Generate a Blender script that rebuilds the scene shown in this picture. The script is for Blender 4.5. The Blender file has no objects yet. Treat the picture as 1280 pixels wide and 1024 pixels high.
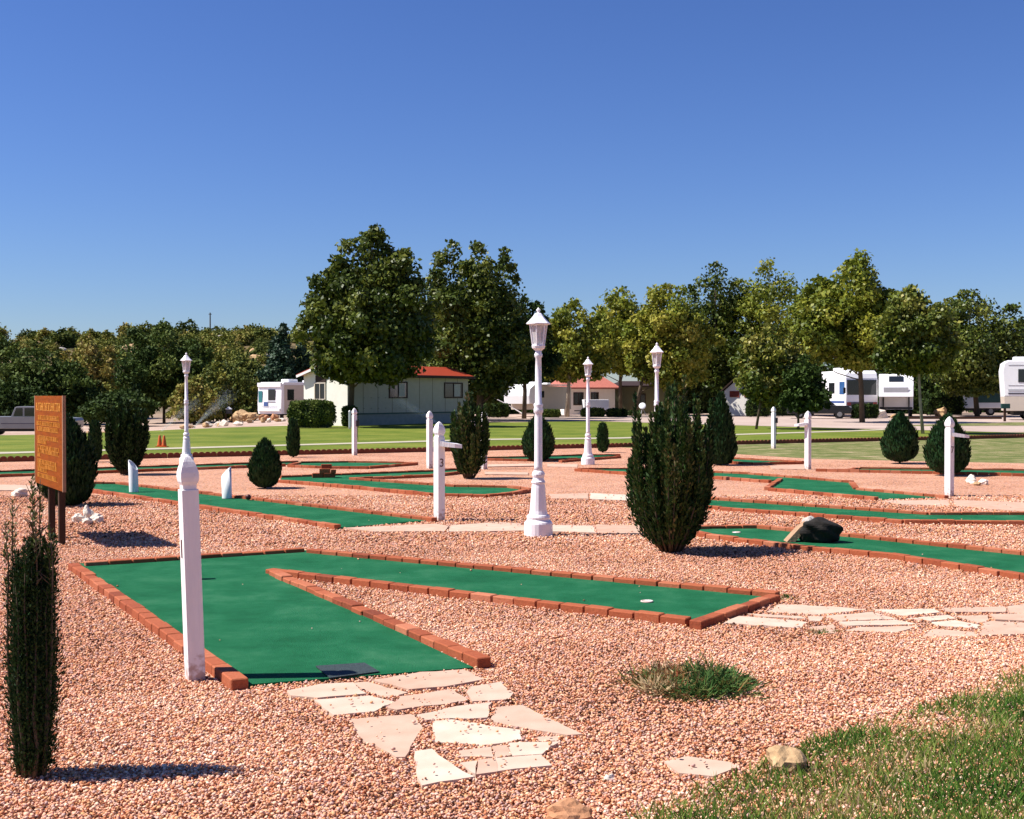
import bpy, bmesh, math, random
import numpy as np
from mathutils import Vector, Matrix
from mathutils.geometry import tessellate_polygon

random.seed(7)
SC = bpy.context.scene
COL = SC.collection
F, CX, HY, CAMZ = 1490.0, 640.0, 495.0, 1.6
R = math.radians

# ------------------------------------------------------------------ places
def G(u, v, z=0.0):
    """ground point seen at photo pixel u,v when it lies at height z"""
    d = (CAMZ - z) / (v - HY)
    return ((u - CX) * d, F * d)

def XU(u, Y):
    return (u - CX) / F * Y

def ZV(v, Y):
    return CAMZ - (v - HY) / F * Y

def sm(t):
    t = np.clip(t, 0.0, 1.0)
    return t * t * (3 - 2 * t)

def terr(x, y):
    x = np.asarray(x, float); y = np.asarray(y, float)
    h = -0.95 * sm((-x - 11) / 20) * sm((y - 42) / 32)
    k = sm((-x - 2) / 40)
    hill = 14.5 * sm((y - 112) / 165) * k
    bump = (np.sin(x * .11 + 1.3) * np.sin(y * .083 + .5) + .6 * np.sin(x * .23 + y * .19)) * .7
    h = h + hill + bump * sm((y - 125) / 60) * k
    return h

def H(x, y):
    return float(terr(x, y))

# ------------------------------------------------------------------ materials
def nodes_of(name):
    m = bpy.data.materials.new(name); m.use_nodes = True
    nt = m.node_tree
    return m, nt, nt.nodes, nt.links, nt.nodes['Principled BSDF']

def ramp(n, stops):
    r = n.new('ShaderNodeValToRGB')
    e = r.color_ramp.elements
    while len(e) > 1: e.remove(e[-1])
    e[0].position = stops[0][0]; e[0].color = (*stops[0][1], 1)
    for p, c in stops[1:]:
        q = e.new(p); q.color = (*c, 1)
    return r

def mat(name, col, rough=.6, var=.12, scale=6., bump=0., bscale=60., spec=.3, stretch=(1, 1, 1), metal=0.):
    m, nt, n, l, b = nodes_of(name)
    tc = n.new('ShaderNodeTexCoord'); mp = n.new('ShaderNodeMapping')
    mp.inputs['Scale'].default_value = stretch
    l.new(tc.outputs['Object'], mp.inputs['Vector'])
    nz = n.new('ShaderNodeTexNoise'); nz.inputs['Scale'].default_value = scale
    nz.inputs['Detail'].default_value = 6; nz.inputs['Roughness'].default_value = .65
    l.new(mp.outputs['Vector'], nz.inputs['Vector'])
    r = ramp(n, [(.3, tuple(c * (1 - var) for c in col)), (.7, tuple(min(1, c * (1 + var)) for c in col))])
    l.new(nz.outputs['Fac'], r.inputs['Fac']); l.new(r.outputs['Color'], b.inputs['Base Color'])
    b.inputs['Roughness'].default_value = rough
    b.inputs['Specular IOR Level'].default_value = spec
    b.inputs['Metallic'].default_value = metal
    if bump > 0:
        n2 = n.new('ShaderNodeTexNoise'); n2.inputs['Scale'].default_value = bscale
        n2.inputs['Detail'].default_value = 4
        l.new(mp.outputs['Vector'], n2.inputs['Vector'])
        bp = n.new('ShaderNodeBump'); bp.inputs['Strength'].default_value = bump
        bp.inputs['Distance'].default_value = .02
        l.new(n2.outputs['Fac'], bp.inputs['Height']); l.new(bp.outputs['Normal'], b.inputs['Normal'])
    return m

def tint_mat(name, stops, rough=.6, spec=.2, noise=0., nscale=60., trans=0., objvar=0., bump=0.):
    """colour from the per-face attribute 'tint' through a ramp"""
    m, nt, n, l, b = nodes_of(name)
    at = n.new('ShaderNodeAttribute'); at.attribute_name = 'tint'
    src = at.outputs['Fac']
    tc = n.new('ShaderNodeTexCoord')
    if noise > 0:
        nz = n.new('ShaderNodeTexNoise'); nz.inputs['Scale'].default_value = nscale
        nz.inputs['Detail'].default_value = 5
        l.new(tc.outputs['Object'], nz.inputs['Vector'])
        s = n.new('ShaderNodeMath'); s.operation = 'SUBTRACT'; s.inputs[1].default_value = .5
        l.new(nz.outputs['Fac'], s.inputs[0])
        ma = n.new('ShaderNodeMath'); ma.operation = 'MULTIPLY_ADD'; ma.inputs[1].default_value = noise
        l.new(s.outputs[0], ma.inputs[0]); l.new(src, ma.inputs[2]); src = ma.outputs[0]
        if bump > 0:
            bp = n.new('ShaderNodeBump'); bp.inputs['Strength'].default_value = bump
            bp.inputs['Distance'].default_value = .01
            l.new(nz.outputs['Fac'], bp.inputs['Height']); l.new(bp.outputs['Normal'], b.inputs['Normal'])
    if objvar > 0:
        oi = n.new('ShaderNodeObjectInfo')
        s = n.new('ShaderNodeMath'); s.operation = 'SUBTRACT'; s.inputs[1].default_value = .5
        l.new(oi.outputs['Random'], s.inputs[0])
        ma = n.new('ShaderNodeMath'); ma.operation = 'MULTIPLY_ADD'; ma.inputs[1].default_value = objvar
        l.new(s.outputs[0], ma.inputs[0]); l.new(src, ma.inputs[2]); src = ma.outputs[0]
    r = ramp(n, stops)
    l.new(src, r.inputs['Fac']); l.new(r.outputs['Color'], b.inputs['Base Color'])
    b.inputs['Roughness'].default_value = rough; b.inputs['Specular IOR Level'].default_value = spec
    if trans > 0:
        t = n.new('ShaderNodeBsdfTranslucent'); l.new(r.outputs['Color'], t.inputs['Color'])
        mx = n.new('ShaderNodeMixShader'); mx.inputs[0].default_value = trans
        l.new(b.outputs[0], mx.inputs[1]); l.new(t.outputs[0], mx.inputs[2])
        l.new(mx.outputs[0], n['Material Output'].inputs['Surface'])
    return m

GRAVEL_STOPS = [(0, (.06, .025, .016)), (.10, (.22, .085, .042)), (.22, (.50, .18, .085)), (.36, (.60, .33, .16)), (.5, (.70, .315, .195)),
                (.66, (.76, .42, .28)), (.78, (.42, .255, .225)), (.86, (.64, .40, .31)), (.94, (.80, .48, .29)), (1, (.86, .65, .48))]

def gravel_ground_mat():
    m, nt, n, l, b = nodes_of('gravel_ground')
    tc = n.new('ShaderNodeTexCoord')
    vo = n.new('ShaderNodeTexVoronoi'); vo.inputs['Scale'].default_value = 48
    l.new(tc.outputs['Object'], vo.inputs['Vector'])
    sp = n.new('ShaderNodeSeparateColor'); l.new(vo.outputs['Color'], sp.inputs['Color'])
    nz = n.new('ShaderNodeTexNoise'); nz.inputs['Scale'].default_value = .9; nz.inputs['Detail'].default_value = 5
    l.new(tc.outputs['Object'], nz.inputs['Vector'])
    ma = n.new('ShaderNodeMath'); ma.operation = 'MULTIPLY_ADD'; ma.inputs[1].default_value = .82
    s2 = n.new('ShaderNodeMath'); s2.operation = 'MULTIPLY_ADD'; s2.inputs[1].default_value = .55; s2.inputs[2].default_value = -.18
    l.new(nz.outputs['Fac'], s2.inputs[0])
    l.new(sp.outputs['Red'], ma.inputs[0]); l.new(s2.outputs[0], ma.inputs[2])
    r = ramp(n, GRAVEL_STOPS); l.new(ma.outputs[0], r.inputs['Fac'])
    l.new(r.outputs['Color'], b.inputs['Base Color'])
    b.inputs['Roughness'].default_value = .85; b.inputs['Specular IOR Level'].default_value = .15
    bp = n.new('ShaderNodeBump'); bp.inputs['Strength'].default_value = 1; bp.inputs['Distance'].default_value = .03
    bp.invert = True
    l.new(vo.outputs['Distance'], bp.inputs['Height']); l.new(bp.outputs['Normal'], b.inputs['Normal'])
    return m

def patch_mat(name, c0, c1, c2, s_big=.5, s_small=30., rough=.9, bump=.6, stripes=0.):
    """ground cover: large patches, fine speckle"""
    m, nt, n, l, b = nodes_of(name)
    tc = n.new('ShaderNodeTexCoord')
    a = n.new('ShaderNodeTexNoise'); a.inputs['Scale'].default_value = s_big; a.inputs['Detail'].default_value = 8
    a.inputs['Roughness'].default_value = .7
    f = n.new('ShaderNodeTexNoise'); f.inputs['Scale'].default_value = s_small; f.inputs['Detail'].default_value = 3
    l.new(tc.outputs['Object'], a.inputs['Vector']); l.new(tc.outputs['Object'], f.inputs['Vector'])
    mx = n.new('ShaderNodeMath'); mx.operation = 'MULTIPLY_ADD'; mx.inputs[1].default_value = .45
    s = n.new('ShaderNodeMath'); s.operation = 'SUBTRACT'; s.inputs[1].default_value = .5
    l.new(f.outputs['Fac'], s.inputs[0]); l.new(s.outputs[0], mx.inputs[0]); l.new(a.outputs['Fac'], mx.inputs[2])
    src = mx.outputs[0]
    if stripes > 0:
        w = n.new('ShaderNodeTexWave'); w.inputs['Scale'].default_value = .35; w.inputs['Distortion'].default_value = 1.5
        w.bands_direction = 'Y'
        l.new(tc.outputs['Object'], w.inputs['Vector'])
        q = n.new('ShaderNodeMath'); q.operation = 'MULTIPLY_ADD'; q.inputs[1].default_value = stripes
        l.new(w.outputs['Fac'], q.inputs[0]); l.new(src, q.inputs[2]); src = q.outputs[0]
    r = ramp(n, [(.32, c0), (.5, c1), (.7, c2)]); l.new(src, r.inputs['Fac'])
    l.new(r.outputs['Color'], b.inputs['Base Color'])
    b.inputs['Roughness'].default_value = rough; b.inputs['Specular IOR Level'].default_value = .1
    bp = n.new('ShaderNodeBump'); bp.inputs['Strength'].default_value = bump; bp.inputs['Distance'].default_value = .03
    l.new(f.outputs['Fac'], bp.inputs['Height']); l.new(bp.outputs['Normal'], b.inputs['Normal'])
    return m

M = {}
M['gravel_ground'] = gravel_ground_mat()
M['gravel'] = tint_mat('gravel_stone', GRAVEL_STOPS, .8, .15, noise=.12, nscale=90)
M['dirt'] = patch_mat('pale_dirt', (.30, .20, .15), (.40, .29, .23), (.50, .39, .32), .25, 6)
def hill_mix():
    m = M['dirt']; nt = m.node_tree; n = nt.nodes; l = nt.links; b = n['Principled BSDF']
    old = b.inputs['Base Color'].links[0].from_socket
    ge = n.new('ShaderNodeNewGeometry'); sp = n.new('ShaderNodeSeparateXYZ'); l.new(ge.outputs['Position'], sp.inputs[0])
    mr = n.new('ShaderNodeMapRange'); mr.inputs[1].default_value = 105; mr.inputs[2].default_value = 150
    l.new(sp.outputs['Y'], mr.inputs[0])
    nz = n.new('ShaderNodeTexNoise'); nz.inputs['Scale'].default_value = .12; nz.inputs['Detail'].default_value = 8
    r = ramp(n, [(.38, (.055, .05, .02)), (.55, (.13, .095, .045)), (.72, (.30, .22, .15))]); l.new(ge.outputs['Position'], nz.inputs['Vector']); l.new(nz.outputs['Fac'], r.inputs['Fac'])
    mx = n.new('ShaderNodeMix'); mx.data_type = 'RGBA'; l.new(mr.outputs[0], mx.inputs[0]); l.new(old, mx.inputs[6]); l.new(r.outputs['Color'], mx.inputs[7])
    l.new(mx.outputs[2], b.inputs['Base Color'])
hill_mix()
M['lawn'] = patch_mat('mown_lawn', (.055, .092, .011), (.105, .14, .017), (.18, .19, .034), .35, 25, stripes=.08)
M['drylawn'] = patch_mat('thin_lawn', (.06, .088, .020), (.135, .148, .045), (.38, .28, .18), 1.2, 30)
M['path'] = mat('concrete_path', (.38, .34, .25), .85, .1, 2, .2)
M['road'] = patch_mat('pale_road', (.33, .245, .205), (.39, .30, .255), (.45, .36, .31), .3, 12, bump=.2)
M['turf'] = patch_mat('green_carpet', (.007, .088, .034), (.012, .122, .050), (.040, .165, .078), 1.9, 190, .9, .6)
M['brick'] = tint_mat('red_brick', [(0, (.16, .040, .020)), (.3, (.27, .068, .030)), (.6, (.33, .092, .040)), (1, (.42, .155, .085))], .85, .15, noise=.55, nscale=45, bump=.4)
M['dirty_brick'] = M['brick']
def worn_white():
    m = mat('white_paint', (.78, .75, .74), .55, .07, 9, .25, 60, .3, (1, 1, .12)); nt = m.node_tree; n = nt.nodes; l = nt.links; b = n['Principled BSDF']
    old = b.inputs['Base Color'].links[0].from_socket
    tc = n.new('ShaderNodeTexCoord'); sp = n.new('ShaderNodeSeparateXYZ'); l.new(tc.outputs['Object'], sp.inputs[0])
    nz = n.new('ShaderNodeTexNoise'); nz.inputs['Scale'].default_value = 22; nz.inputs['Detail'].default_value = 6; l.new(tc.outputs['Object'], nz.inputs['Vector'])
    mr = n.new('ShaderNodeMapRange'); mr.inputs[1].default_value = .22; mr.inputs[2].default_value = 0.; mr.inputs[3].default_value = -.05; mr.inputs[4].default_value = .34; l.new(sp.outputs['Z'], mr.inputs[0])
    ad = n.new('ShaderNodeMath'); l.new(nz.outputs['Fac'], ad.inputs[0]); l.new(mr.outputs[0], ad.inputs[1])
    r = ramp(n, [(.60, (0, 0, 0)), (.80, (.75, .75, .75))]); l.new(ad.outputs[0], r.inputs['Fac'])
    mx = n.new('ShaderNodeMix'); mx.data_type = 'RGBA'; l.new(r.outputs['Color'], mx.inputs[0]); l.new(old, mx.inputs[6]); mx.inputs[7].default_value = (.40, .25, .18, 1)
    l.new(mx.outputs[2], b.inputs['Base Color']); return m
M['white'] = worn_white()
M['plainwhite'] = mat('white_paint', (.78, .76, .76), .45, .06, 9, .12, 70, .4)
M['whitemetal'] = mat('white_enamel', (.80, .77, .79), .35, .05, 12, .06, 40, .5)
M['pipe'] = mat('white_pipe', (.72, .74, .74), .4, .08, 10)
M['flag'] = tint_mat('flagstone', [(0, (.42, .25, .175)), (.45, (.49, .335, .25)), (.8, (.54, .41, .32)), (1, (.58, .48, .38))], .85, .12, noise=.9, nscale=6, bump=.5)
M['mat'] = mat('rubber_mat', (.028, .042, .045), .8, .3, 30, .5, 120)
M['black'] = mat('black_rubber', (.012, .012, .013), .7, .2, 10)
M['darkmetal'] = mat('dark_metal', (.03, .032, .035), .5, .2, 10)
M['signwood'] = mat('brown_sign_board', (.215, .05, .004), .7, .25, 4, .2, 30, .08, (1, 1, 6))
M['signedge'] = mat('sign_edge', (.30, .17, .10), .7, .2, 10)
M['signpost'] = mat('dark_timber', (.055, .028, .016), .8, .3, 9, .3, 40, .2, (1, 1, .2))
M['yellow'] = mat('yellow_paint', (.62, .27, .035), .6, .15, 40)
M['number'] = mat('dark_red_paint', (.07, .012, .012), .5, .1)
M['rock_white'] = mat('white_rock', (.66, .58, .48), .85, .22, 14, .9, 18)
M['rock_tan'] = mat('tan_rock', (.42, .27, .14), .85, .4, 9, .9, 14)
M['rock_red'] = mat('red_tan_rock', (.42, .20, .10), .85, .35, 9, .9, 14)
M['rock_shaded'] = mat('shaded_rock', (.014, .012, .010), .9, .5, 9, .9, 14)  # near-black colour holds the shade on the boulder's front
M['rock_grey'] = mat('grey_rock', (.40, .36, .33), .85, .3, 12, .9, 16)
M['slab'] = mat('sunlit_slab', (.36, .22, .13), .8, .2, 6, .4, 40)
M['bark'] = mat('bark', (.10, .075, .05), .9, .35, 5, .8, 12, .1, (1, 1, .25))
M['palebark'] = mat('pale_bark', (.32, .26, .19), .9, .45, 4, .5, 10, .1, (1, 1, .4))
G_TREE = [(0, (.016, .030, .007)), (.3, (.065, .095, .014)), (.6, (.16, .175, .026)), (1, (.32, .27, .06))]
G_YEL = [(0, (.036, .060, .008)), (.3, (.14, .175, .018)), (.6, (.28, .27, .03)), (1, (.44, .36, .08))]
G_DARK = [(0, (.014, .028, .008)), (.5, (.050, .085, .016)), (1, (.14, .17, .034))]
G_PINE = [(0, (.010, .028, .014)), (.5, (.024, .058, .026)), (1, (.06, .105, .045))]
G_THUJA = [(0, (.004, .017, .004)), (.5, (.009, .036, .008)), (1, (.030, .085, .018))]
G_JUN = [(0, (.006, .018, .005)), (.45, (.016, .044, .010)), (.75, (.045, .085, .016)), (.9, (.10, .115, .03)), (1, (.20, .16, .07))]
G_SCRUB = [(0, (.030, .045, .010)), (.3, (.085, .11, .018)), (.65, (.19, .19, .032)), (1, (.32, .24, .07))]
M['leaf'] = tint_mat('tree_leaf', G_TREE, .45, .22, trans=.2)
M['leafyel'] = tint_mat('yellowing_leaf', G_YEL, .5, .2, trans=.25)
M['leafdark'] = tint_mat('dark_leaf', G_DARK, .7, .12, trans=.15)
M['pine'] = tint_mat('pine_needle', G_PINE, .6, .25, trans=.1)
M['thuja'] = tint_mat('thuja_spray', G_THUJA, .6, .2, trans=.1)
M['jun'] = tint_mat('juniper_spray', G_JUN, .6, .2, trans=.12)
M['scrub'] = tint_mat('scrub_leaf', G_SCRUB, .7, .15, trans=.15, objvar=.6)
M['cypcore'] = mat('dark_core', (.010, .020, .008), .9, .3, 20)  # for the dark solid cores added inside shrubs to stop see-through
M['grass'] = tint_mat('grass_blade', [(0, (.020, .075, .010)), (.4, (.075, .17, .022)), (.68, (.19, .25, .045)), (.88, (.40, .33, .13)), (1, (.56, .40, .23))], .6, .25, trans=.25)
M['weed'] = tint_mat('weed_blade', [(0, (.02, .055, .012)), (.42, (.06, .14, .03)), (.62, (.20, .17, .05)), (.75, (.26, .075, .03)), (.88, (.30, .14, .06)), (1, (.45, .33, .18))], .7, .2, trans=.2)
M['siding'] = mat('shaded_siding', (.40, .38, .305), .8, .07, 3, .1)  # colour toned down for the tree shade on the front wall
def seams(m, sp_=1.22):
    nt = m.node_tree; n = nt.nodes; l = nt.links; b = n['Principled BSDF']; old = b.inputs['Base Color'].links[0].from_socket
    tc = n.new('ShaderNodeTexCoord'); sp = n.new('ShaderNodeSeparateXYZ'); l.new(tc.outputs['Object'], sp.inputs[0])
    md = n.new('ShaderNodeMath'); md.operation = 'PINGPONG'; md.inputs[1].default_value = sp_ / 2; l.new(sp.outputs['X'], md.inputs[0])
    lt = n.new('ShaderNodeMath'); lt.operation = 'LESS_THAN'; lt.inputs[1].default_value = .022; l.new(md.outputs[0], lt.inputs[0])
    mx = n.new('ShaderNodeMix'); mx.data_type = 'RGBA'; l.new(lt.outputs[0], mx.inputs[0]); l.new(old, mx.inputs[6]); mx.inputs[7].default_value = (.15, .14, .11, 1)
    l.new(mx.outputs[2], b.inputs['Base Color'])
seams(M['siding'])
M['cream'] = mat('cream_wall', (.78, .74, .66), .8, .05, 3)
M['skirt'] = mat('grey_skirting', (.24, .26, .24), .8, .1, 4)
M['redroof'] = mat('red_metal_roof', (.30, .042, .018), .5, .12, 5, .1, 30)
M['tile'] = mat('red_tile_roof', (.38, .12, .09), .8, .2, 8, .4, 30)
M['trim'] = mat('dark_brown_trim', (.035, .018, .012), .7, .2, 6)
M['redtrim'] = mat('red_trim', (.20, .035, .022), .7, .2, 6)
M['glass'] = mat('dark_glass', (.012, .015, .018), .08, .2, 1, spec=.6)
M['blueglass'] = mat('blue_glass', (.03, .10, .26), .1, .2, 1, spec=.6)
M['tealglass'] = mat('teal_glass', (.02, .14, .16), .1, .2, 1, spec=.6)
M['curtain'] = mat('net_curtain', (.40, .40, .36), .8, .2, 12)
M['rvwhite'] = mat('rv_white', (.80, .79, .80), .35, .04, 2, spec=.5)
M['rvbeige'] = mat('rv_beige', (.52, .45, .37), .5, .06, 2, spec=.4)
M['rvgrey'] = mat('rv_grey', (.42, .42, .44), .5, .06, 2)
M['rvblue'] = mat('rv_blue_stripe', (.06, .10, .25), .4, .1, 2)
M['rvstripe'] = mat('rv_dark_stripe', (.07, .06, .08), .4, .1, 2)
M['rvred'] = mat('rv_red_lamp', (.28, .05, .04), .4, .1, 2)
M['silver'] = mat('silver_paint', (.22, .22, .22), .4, .05, 2, spec=.5, metal=.3)
M['carblack'] = mat('black_car_paint', (.010, .011, .013), .25, .1, 2, spec=.5)
M['olive'] = mat('olive_wall', (.15, .15, .085), .85, .1, 2)
M['greenpaint'] = mat('dark_green_paint', (.02, .07, .055), .5, .2, 2)
M['orange'] = mat('orange_cone', (.55, .11, .02), .5, .1, 4)
M['edging'] = mat('terracotta_edging', (.16, .045, .022), .85, .25, 7, .3)
M['ball'] = mat('dark_red_ball', (.06, .012, .012), .4, .1)
def lampglass():
    m, nt, n, l, b = nodes_of('lamp_glass')
    b.inputs['Base Color'].default_value = (.70, .66, .66, 1)
    b.inputs['Roughness'].default_value = .15
    t = n.new('ShaderNodeBsdfTransparent'); mx = n.new('ShaderNodeMixShader'); mx.inputs[0].default_value = .45
    l.new(b.outputs[0], mx.inputs[1]); l.new(t.outputs[0], mx.inputs[2]); l.new(mx.outputs[0], n['Material Output'].inputs['Surface'])
    return m
M['lampglass'] = lampglass()
def spraymat():
    m, nt, n, l, b = nodes_of('water_droplets')
    b.inputs['Base Color'].default_value = (.8, .82, .85, 1); b.inputs['Roughness'].default_value = .3
    t = n.new('ShaderNodeBsdfTransparent'); mx = n.new('ShaderNodeMixShader'); mx.inputs[0].default_value = .80
    l.new(b.outputs[0], mx.inputs[1]); l.new(t.outputs[0], mx.inputs[2]); l.new(mx.outputs[0], n['Material Output'].inputs['Surface'])
    return m
M['spray'] = spraymat()

# ------------------------------------------------------------------ objects
def link(o):
    COL.objects.link(o); return o

def thing(name, label, cat, loc=(0, 0, 0), rotz=0., group=None):
    o = bpy.data.objects.new(name, None); link(o)
    o.empty_display_size = .1
    o.location = loc; o.rotation_euler = (0, 0, rotz)
    return tag(o, label, cat, group)

def tag(o, label, cat, group=None):
    o['label'] = label; o['category'] = cat
    if group: o['group'] = group
    return o

def struct(o):
    o['kind'] = 'structure'; return o

def obj(name, bm, m, parent=None, smooth=False, loc=None, rotz=None):
    me = bpy.data.meshes.new(name)
    bm.normal_update(); bm.to_mesh(me); bm.free()
    for x in (m if isinstance(m, (list, tuple)) else [m]): me.materials.append(x)
    if smooth:
        for p in me.polygons: p.use_smooth = True
    o = bpy.data.objects.new(name, me); link(o)
    if parent is not None: o.parent = parent
    if loc is not None: o.location = loc
    if rotz is not None: o.rotation_euler = (0, 0, rotz)
    return o

def np_obj(name, V, Fc, m, parent=None, tint=None, smooth=False):
    """mesh from numpy arrays; faces all of one size"""
    k = Fc.shape[1]
    me = bpy.data.meshes.new(name)
    me.vertices.add(len(V)); me.vertices.foreach_set('co', np.ascontiguousarray(V, np.float32).ravel())
    me.loops.add(Fc.size); me.loops.foreach_set('vertex_index', np.ascontiguousarray(Fc, np.int32).ravel())
    me.polygons.add(len(Fc))
    me.polygons.foreach_set('loop_start', np.arange(0, Fc.size, k, dtype=np.int32))
    if tint is not None:
        a = me.attributes.new('tint', 'FLOAT', 'FACE'); a.data.foreach_set('value', np.ascontiguousarray(tint, np.float32))
    me.update(calc_edges=True)
    if smooth: me.polygons.foreach_set('use_smooth', np.ones(len(Fc), bool))
    me.materials.append(m)
    o = bpy.data.objects.new(name, me); link(o)
    if parent is not None: o.parent = parent
    return o

def box(bm, cx, cy, cz, sx, sy, sz, rz=0., rx=0., ry=0., bev=0., taper=1.):
    vs = []
    rot = Matrix.Rotation(rz, 3, 'Z') @ Matrix.Rotation(ry, 3, 'Y') @ Matrix.Rotation(rx, 3, 'X')
    for dz in (-.5, .5):
        t = taper if dz > 0 else 1.
        for dx, dy in ((-.5, -.5), (.5, -.5), (.5, .5), (-.5, .5)):
            vs.append(bm.verts.new(Vector((cx, cy, cz)) + rot @ Vector((dx * sx * t, dy * sy * t, dz * sz))))
    fs = [bm.faces.new([vs[i] for i in q]) for q in ((3, 2, 1, 0), (4, 5, 6, 7), (0, 1, 5, 4), (1, 2, 6, 5), (2, 3, 7, 6), (3, 0, 4, 7))]
    if bev > 0:
        es = {e for f in fs for e in f.edges}
        bmesh.ops.bevel(bm, geom=list(es), offset=bev, segments=2, affect='EDGES', profile=.6)
    return fs

def tube(bm, pts, rad, n=10, cap=True):
    pts = [Vector(p) for p in pts]
    if not isinstance(rad, (list, tuple)): rad = [rad] * len(pts)
    rings = []
    for i, p in enumerate(pts):
        d = (pts[min(i + 1, len(pts) - 1)] - pts[max(i - 1, 0)]).normalized()
        a = d.cross(Vector((0, 0, 1)) if abs(d.z) < .95 else Vector((1, 0, 0))).normalized(); b = d.cross(a)
        rings.append([bm.verts.new(p + (a * math.cos(2 * math.pi * k / n) + b * math.sin(2 * math.pi * k / n)) * rad[i]) for k in range(n)])
    for i in range(len(rings) - 1):
        for k in range(n):
            bm.faces.new((rings[i][k], rings[i][(k + 1) % n], rings[i + 1][(k + 1) % n], rings[i + 1][k]))
    if cap:
        bm.faces.new(rings[0][::-1]); bm.faces.new(rings[-1])

def lathe(bm, prof, n=20, c=(0, 0, 0), ph=0.):
    rings = []
    for r, z in prof:
        r = max(r, .0005)
        rings.append([bm.verts.new((c[0] + r * math.cos(ph + 2 * math.pi * k / n), c[1] + r * math.sin(ph + 2 * math.pi * k / n), c[2] + z)) for k in range(n)])
    for i in range(len(rings) - 1):
        for k in range(n):
            bm.faces.new((rings[i][k], rings[i][(k + 1) % n], rings[i + 1][(k + 1) % n], rings[i + 1][k]))
    bm.faces.new(rings[0][::-1]); bm.faces.new(rings[-1])

def prism(bm, poly, z0, z1, bottom=True):
    if sum(poly[i][0] * poly[(i + 1) % len(poly)][1] - poly[(i + 1) % len(poly)][0] * poly[i][1] for i in range(len(poly))) < 0:
        poly = poly[::-1]
    lo = [bm.verts.new((p[0], p[1], z0)) for p in poly]; hi = [bm.verts.new((p[0], p[1], z1)) for p in poly]
    for t in tessellate_polygon([[Vector((p[0], p[1], 0)) for p in poly]]):
        a, b, c = t
        ax, bx, cx = poly[a], poly[b], poly[c]
        if (bx[0] - ax[0]) * (cx[1] - ax[1]) - (bx[1] - ax[1]) * (cx[0] - ax[0]) < 0: b, c = c, b
        bm.faces.new((hi[a], hi[b], hi[c]))
        if bottom: bm.faces.new((lo[c], lo[b], lo[a]))
    n = len(poly)
    for i in range(n):
        bm.faces.new((lo[i], lo[(i + 1) % n], hi[(i + 1) % n], hi[i]))

def profile(bm, pts, y0, y1, bev=0.):
    """side outline (x,z), counter-clockwise seen from -y, extruded from y0 to y1"""
    a = [bm.verts.new((p[0], y0, p[1])) for p in pts]; b = [bm.verts.new((p[0], y1, p[1])) for p in pts]
    fs = [bm.faces.new(a), bm.faces.new(b[::-1])]
    n = len(pts)
    for i in range(n): fs.append(bm.faces.new((a[(i + 1) % n], a[i], b[i], b[(i + 1) % n])))
    if bev > 0:
        es = {e for f in fs[:2] for e in f.edges}
        bmesh.ops.bevel(bm, geom=list(es), offset=bev, segments=2, affect='EDGES', profile=.6)

def B(): return bmesh.new()

def dup(root, loc, rotz=None, label=None, scale=None):
    r = root.copy(); link(r); r.location = loc
    if rotz is not None: r.rotation_euler = (0, 0, rotz)
    if scale is not None: r.scale = scale if isinstance(scale, tuple) else (scale,) * 3
    if label: r['label'] = label
    for ch in list(root.children):
        c = ch.copy(); link(c); c.parent = r
        for g in ch.children:
            d = g.copy(); link(d); d.parent = c
    return r

def inpoly(x, y, poly):
    ins = np.zeros(len(x), bool); n = len(poly)
    for i in range(n):
        x0, y0 = poly[i]; x1, y1 = poly[(i + 1) % n]
        c = ((y0 > y) != (y1 > y)) & (x < (x1 - x0) * (y - y0) / ((y1 - y0) or 1e-9) + x0)
        ins ^= c
    return ins

# ------------------------------------------------------------------ ground sheets
def axis(lo, hi, near_lo, near_hi, step, grow=1.25):
    a = list(np.arange(near_lo, near_hi + step, step))
    s = step
    while a[-1] < hi: s *= grow; a.append(a[-1] + s)
    s = step
    while a[0] > lo: s *= grow; a.insert(0, a[0] - s)
    return np.array(a)

def grid(name, xs, ys, m, dz=0.):
    X, Y = np.meshgrid(xs, ys)
    V = np.stack([X, Y, terr(X, Y) + dz], -1).reshape(-1, 3)
    nx, ny = len(xs), len(ys)
    i = (np.arange(ny - 1)[:, None] * nx + np.arange(nx - 1)[None]).ravel()
    Fc = np.stack([i, i + 1, i + nx + 1, i + nx], -1)
    return struct(np_obj(name, V, Fc, m, smooth=True))

def strip(name, left, right, m, dz, sub=24):
    """sheet between two polylines of equal length, laid on the terrain"""
    L = np.array(left, float); Rr = np.array(right, float)
    def dens(P):
        out = []
        for i in range(len(P) - 1):
            for t in np.linspace(0, 1, sub, endpoint=False): out.append(P[i] * (1 - t) + P[i + 1] * t)
        out.append(P[-1]); return np.array(out)
    L, Rr = dens(L), dens(Rr)
    w = 14
    T = np.linspace(0, 1, w)[:, None, None]
    P = L[None] * (1 - T) + Rr[None] * T
    z = terr(P[..., 0], P[..., 1]) + dz
    V = np.concatenate([P, z[..., None]], -1).reshape(-1, 3)
    nx = len(L)
    i = (np.arange(w - 1)[:, None] * nx + np.arange(nx - 1)[None]).ravel()
    Fc = np.stack([i, i + 1, i + nx + 1, i + nx], -1)
    return struct(np_obj(name, V, Fc, m, smooth=True))

grid('ground', axis(-900, 900, -80, 60, 3.), axis(-40, 1500, 0, 330, 3.), M['dirt'])
edgeY = lambda x: 35.2 + .52 * x                        # line of the scalloped lawn edging
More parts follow.
